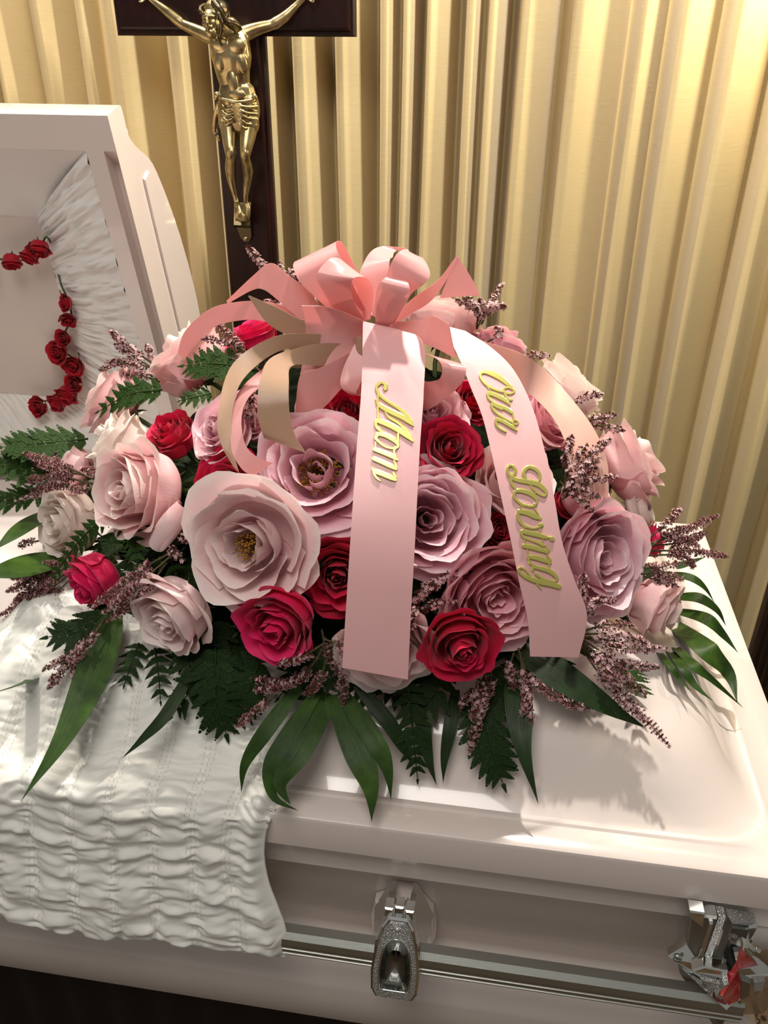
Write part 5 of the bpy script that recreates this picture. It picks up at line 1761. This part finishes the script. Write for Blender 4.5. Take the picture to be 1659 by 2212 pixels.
def letters(word, scale, x0, y0, kk, parent, strokes_by_letter):
    for ch, strokes in zip(word, strokes_by_letter):
        parts = []
        for st in strokes:
            P = spline(np.array([(x0 + a * scale, y0 + b_ * scale, w * scale * 0.5) for a, b_, w in st], float), max(6, 5 * len(st)))
            n = len(P)
            T_ = np.gradient(P[:, :2], axis=0)
            T_ /= np.maximum(np.linalg.norm(T_, axis=1, keepdims=True), 1e-9)
            Nn = np.stack([-T_[:, 1], T_[:, 0]], -1)
            ext = [(P[0, :2] - T_[0] * P[0, 2] * 0.7, 0.45 * P[0, 2], Nn[0])] + [(P[i, :2], P[i, 2], Nn[i]) for i in range(n)] + [(P[-1, :2] + T_[-1] * P[-1, 2] * 0.7, 0.45 * P[-1, 2], Nn[-1])]
            V = []
            for c, w, nn in ext:
                w = max(w, 0.8)
                for off, hh in ((-1.0, 0.0), (-0.92, 0.0016), (-0.62, 0.0021), (0.62, 0.0021), (0.92, 0.0016), (1.0, 0.0)):
                    x, y = c + nn * off * w
                    Q = dome(x, y, kk(y))
                    V.append(Q + unit(CAM - Q) * (hh + 0.0003))
            m_ = len(ext)
            parts.append((V, grid_faces(m_, 6) + [tuple(range(6)), tuple(range(6 * (m_ - 1), 6 * m_))[::-1]]))
        V, F = join(parts)
        o = obj('letter', V, F, M['gold'], parent, smooth=False)
        o['label'] = 'raised gold foil letter ' + ch


letters('Mom', .11756, 770, 800, kM, mom, [
    [[(530, 335, 100), (535, 270, 84), (480, 228, 46), (415, 245, 66), (368, 310, 54), (390, 400, 58), (460, 490, 58), (600, 590, 60), (760, 690, 66), (890, 800, 76), (990, 910, 70), (1045, 1010, 24)],
     [(375, 535, 18), (400, 620, 84), (520, 700, 116), (700, 790, 122), (850, 860, 126), (980, 950, 100), (1045, 1015, 30)],
     [(402, 430, 36), (396, 590, 36), (395, 740, 36), (395, 890, 36)], [(350, 535, 16), (380, 555, 30)],
     [(525, 760, 18), (600, 862, 48), (750, 955, 54), (870, 1060, 64), (960, 1170, 66), (1040, 1300, 26)],
     [(372, 925, 90), (480, 952, 126), (640, 1022, 130), (800, 1112, 128), (920, 1200, 104), (1035, 1300, 34)], [(350, 930, 50), (365, 1030, 72), (425, 1090, 74), (480, 1130, 40)]],
    [[(350, 1240, 84), (400, 1170, 96), (520, 1190, 106), (650, 1255, 108), (740, 1330, 80), (765, 1390, 60), (730, 1425, 44), (650, 1430, 50), (540, 1405, 46), (430, 1330, 56), (355, 1250, 70)], [(768, 1160, 46), (762, 1330, 46)], [(352, 1320, 34), (352, 1410, 34)]],
    [[(330, 1450, 92), (500, 1512, 108), (680, 1590, 108), (750, 1640, 52)], [(715, 1420, 74), (690, 1490, 50), (720, 1570, 40)], [(320, 1620, 104), (480, 1690, 108), (640, 1765, 104), (725, 1810, 70)], [(690, 1650, 30), (725, 1740, 48), (735, 1810, 48)],
     [(300, 1800, 60), (340, 1850, 110), (480, 1905, 118), (640, 1972, 112), (715, 2010, 70)], [(295, 1810, 44), (340, 1930, 58), (400, 2000, 44), (440, 2030, 18)], [(680, 1880, 50), (720, 1960, 50)]]])
letters('Our', .09644, 1010, 780, kL, lov, [
    [[(985, 575, 70), (800, 420, 120), (600, 305, 128), (420, 252, 86), (315, 258, 72), (290, 340, 66), (370, 480, 60), (520, 590, 58), (680, 660, 48), (800, 690, 44)], [(830, 700, 60), (810, 640, 50), (850, 595, 56), (930, 588, 56), (1020, 630, 56), (1042, 690, 56), (960, 728, 50), (870, 720, 46)], [(835, 720, 56), (880, 810, 56), (950, 865, 54), (1000, 866, 44)], [(445, 560, 40), (510, 660, 24)]],
    [[(470, 712, 108), (620, 762, 112), (800, 850, 112), (900, 920, 84), (955, 985, 24)], [(440, 720, 50), (480, 830, 66), (560, 910, 58), (660, 975, 60), (780, 1030, 90), (900, 1085, 108), (990, 1150, 96)], [(560, 950, 90), (660, 1020, 80), (780, 1080, 50)], [(530, 965, 50), (570, 1070, 60), (660, 1170, 58), (780, 1252, 56), (900, 1320, 56), (1000, 1370, 56)], [(1005, 1140, 40), (1040, 1310, 40)]],
    [[(1020, 1385, 44), (1030, 1335, 44), (1090, 1325, 44), (1135, 1375, 44), (1100, 1418, 44), (1050, 1410, 40)], [(645, 1300, 92), (780, 1345, 102), (900, 1412, 104), (1000, 1475, 96), (1105, 1555, 44)], [(630, 1320, 60), (650, 1420, 62), (730, 1510, 62), (860, 1582, 46)], [(1010, 1400, 40), (1060, 1490, 40)]]])
letters('Loving', .1402, 1070, 980, kL, lov, [
    [[(285, 330, 60), (308, 250, 56), (250, 180, 46), (192, 215, 46), (200, 300, 52), (250, 360, 66), (340, 405, 80), (500, 432, 92), (650, 470, 90), (750, 545, 74), (788, 610, 44), (755, 652, 36), (660, 612, 36), (575, 535, 34), (545, 490, 24)], [(462, 380, 56), (440, 290, 62), (500, 212, 66), (590, 222, 66), (668, 290, 56), (690, 370, 40), (668, 430, 36)], [(238, 350, 56), (252, 460, 48), (315, 545, 44)]],
    [[(290, 640, 46), (310, 580, 60), (400, 572, 76), (540, 612, 88), (630, 690, 66), (640, 750, 36), (600, 800, 46), (540, 812, 44), (400, 772, 44), (310, 700, 46), (282, 640, 46)], [(605, 785, 64), (612, 780, 60)], [(620, 610, 26), (625, 590, 26)]],
    [[(600, 835, 26), (665, 935, 26)], [(365, 890, 84), (500, 912, 100), (620, 968, 98), (695, 1000, 54)], [(345, 925, 50), (372, 1030, 58), (450, 1112, 46), (580, 1152, 36), (680, 1130, 44)], [(690, 1105, 82), (712, 1098, 80)], [(385, 800, 24), (385, 870, 24)]],
    [[(410, 1200, 74), (520, 1222, 88), (650, 1252, 90), (775, 1290, 74)], [(860, 1305, 84), (880, 1318, 88)], [(790, 1290, 28), (850, 1295, 34)], [(398, 1220, 46), (430, 1280, 46), (520, 1322, 42), (650, 1372, 42), (740, 1420, 46)], [(450, 1120, 24), (450, 1180, 24)], [(678, 1150, 24), (684, 1225, 24)]],
    [[(440, 1420, 84), (560, 1442, 90), (680, 1474, 90), (795, 1510, 70)], [(780, 1420, 40), (812, 1490, 50), (790, 1530, 40)], [(505, 1590, 66), (620, 1602, 90), (740, 1636, 98), (845, 1680, 60)], [(800, 1560, 30), (850, 1640, 46)], [(500, 1600, 46), (540, 1690, 46), (640, 1742, 40)], [(495, 1480, 24), (508, 1560, 24)], [(450, 1290, 24), (455, 1390, 24)], [(728, 1320, 24), (728, 1400, 24)]],
    [[(575, 1800, 50), (590, 1750, 60), (700, 1768, 78), (840, 1812, 88), (940, 1900, 62), (935, 1962, 36), (850, 1968, 44), (720, 1920, 46), (620, 1850, 46)], [(985, 2050, 92), (850, 2012, 98), (700, 1980, 98), (540, 1930, 86), (420, 1868, 64), (358, 1800, 44), (380, 1758, 36), (440, 1775, 36), (500, 1830, 36), (535, 1885, 26)], [(640, 2005, 30), (700, 2080, 26)], [(822, 1690, 24), (822, 1790, 24)]]])

# peach tail behind, falling to the right
ribbon('tail', [(985, 722, 960, 748, .30), (1060, 742, 1040, 800, .295), (1135, 768, 1120, 835, .28), (1190, 812, 1180, 885, -1.10), (1240, 868, 1215, 940, -1.10), (1285, 930, 1232, 1000, -1.10), (1312, 1000, 1250, 1060, -1.09), (1314, 1070, 1262, 1090, -1.07)], M['peach'])
# bow loops: cross-sections go out from the knot along the near leaf and come back along the far one
K0 = .300
LOOPS = [
    [(745, 700, 800, 690, .300), (690, 650, 765, 620, .285), (650, 612, 738, 562, .285), (636, 585, 727, 538, .295), (634, 570, 727, 522, .315), (645, 566, 740, 526, .34), (690, 590, 762, 565, .36), (740, 650, 790, 620, .35), (770, 690, 805, 680, .31)],
    [(765, 702, 790, 694, .290), (720, 665, 766, 655, .272), (690, 630, 758, 618, .258), (684, 600, 764, 602, .252), (695, 575, 778, 598, .258), (722, 556, 794, 603, .272), (750, 575, 806, 625, .29), (775, 640, 806, 655, .295), (785, 690, 800, 690, .295)],
    [(812, 702, 840, 706, .280), (810, 660, 866, 672, .262), (815, 622, 884, 640, .252), (828, 604, 884, 618, .254), (846, 596, 872, 603, .268), (852, 625, 862, 625, .285), (838, 680, 850, 680, .292)],
    [(818, 700, 850, 700, .290), (820, 640, 888, 636, .270), (838, 585, 918, 612, .262), (856, 550, 929, 592, .268), (876, 539, 918, 565, .285), (880, 560, 905, 560, .305), (860, 640, 880, 620, .31), (830, 690, 845, 690, .30)],
    [(795, 680, 830, 690, .315), (778, 600, 838, 600, .33), (784, 572, 842, 562, .34), (800, 545, 848, 556, .355), (822, 533, 852, 545, .375), (860, 534, 866, 540, .38), (885, 545, 880, 545, .37), (880, 600, 870, 600, .34)],
    [(850, 790, 862, 730, .285), (905, 884, 900, 815, .258), (960, 862, 942, 822, .242), (998, 826, 955, 805, .236), (1006, 795, 952, 785, .24), (985, 782, 938, 772, .255), (920, 765, 900, 755, .285), (860, 735, 860, 730, .30)],
    [(770, 735, 800, 745, .27), (740, 800, 790, 800, .25), (738, 838, 770, 848, .24), (770, 852, 782, 850, .25), (775, 800, 790, 800, .265)],
]
for s in LOOPS:
    ribbon('loop', s, M['satin'], n=44)
# short cut ends fanning out
ribbon('tail', [(838, 712, 848, 690, .305), (888, 678, 890, 646, .308), (938, 643, 946, 605, .312), (992, 560, 986, 553, .318)], M['satin'])
ribbon('tail', [(991, 557, 989, 555, .318), (1012, 590, 968, 600, .314), (1028, 618, 956, 628, .311), (1037, 638, 950, 644, .31)], M['satin'])
ribbon('tail', [(800, 700, 790, 765, .285), (745, 675, 745, 775, .262), (700, 662, 700, 792, .25), (652, 660, 648, 810, .255)], M['satin'], bulge=0.16)
ribbon('tail', [(795, 740, 780, 800, .285), (740, 770, 742, 835, .255), (690, 795, 700, 880, .235), (650, 808, 668, 900, .225), (640, 870, 640, 905, .23), (652, 820, 636, 880, .245)], M['satin'])
ribbon('tail', [(760, 735, 760, 690, .305), (700, 708, 694, 659, .31), (650, 690, 662, 624, .315), (600, 648, 620, 592, .32), (570, 626, 584, 568, .33), (545, 627, 545, 597, .345), (492, 656, 489, 650, .36)], M['satin'])
ribbon('tail', [(640, 715, 650, 670, .33), (570, 694, 575, 652, .335), (520, 692, 515, 652, .335), (460, 708, 452, 668, .335), (418, 752, 400, 715, .34), (398, 778, 384, 760, .35)], M['satin'])
ribbon('tail', [(830, 720, 835, 695, .30), (890, 735, 905, 692, .275), (940, 752, 935, 682, .255), (985, 775, 970, 700, .24)], M['satin'])
ribbon('tail', [(760, 745, 770, 715, .29), (690, 722, 690, 690, .272), (640, 728, 650, 690, .265), (580, 700, 600, 665, .262), (536, 640, 538, 638, .27)], M['grosgrain'])
ribbon('tail', [(700, 700, 745, 640, .305), (690, 665, 712, 630, .31), (676, 612, 678, 610, .315)], M['grosgrain'])
ribbon('tail', [(770, 760, 775, 735, .285), (690, 750, 690, 722, .26), (600, 760, 590, 728, .24), (525, 820, 500, 790, -1.15), (502, 890, 470, 900, -1.13), (502, 960, 478, 960, -1.11), (516, 1020, 504, 1008, -1.09)], M['grosgrain'])
ribbon('tail', [(770, 775, 772, 745, .28), (700, 790, 690, 742, .25), (632, 790, 590, 770, .225), (624, 830, 562, 820, -1.19), (626, 900, 556, 890, -1.16), (640, 945, 565, 930, -1.13), (660, 978, 571, 946, -1.10)], M['grosgrain'])
ribbon('tail', [(620, 800, 600, 770, .255), (545, 850, 520, 840, -1.12), (522, 900, 500, 910, -1.12), (530, 960, 500, 970, -1.11), (560, 990, 520, 1010, -1.10), (590, 1000, 546, 1030, -1.08)], M['satin'])
# knot
ribbon('knot', [(764, 730, 764, 800, .272), (775, 728, 772, 800, .262), (800, 735, 800, 795, .262), (815, 740, 815, 790, .285)], M['grosgrain'], n=16)
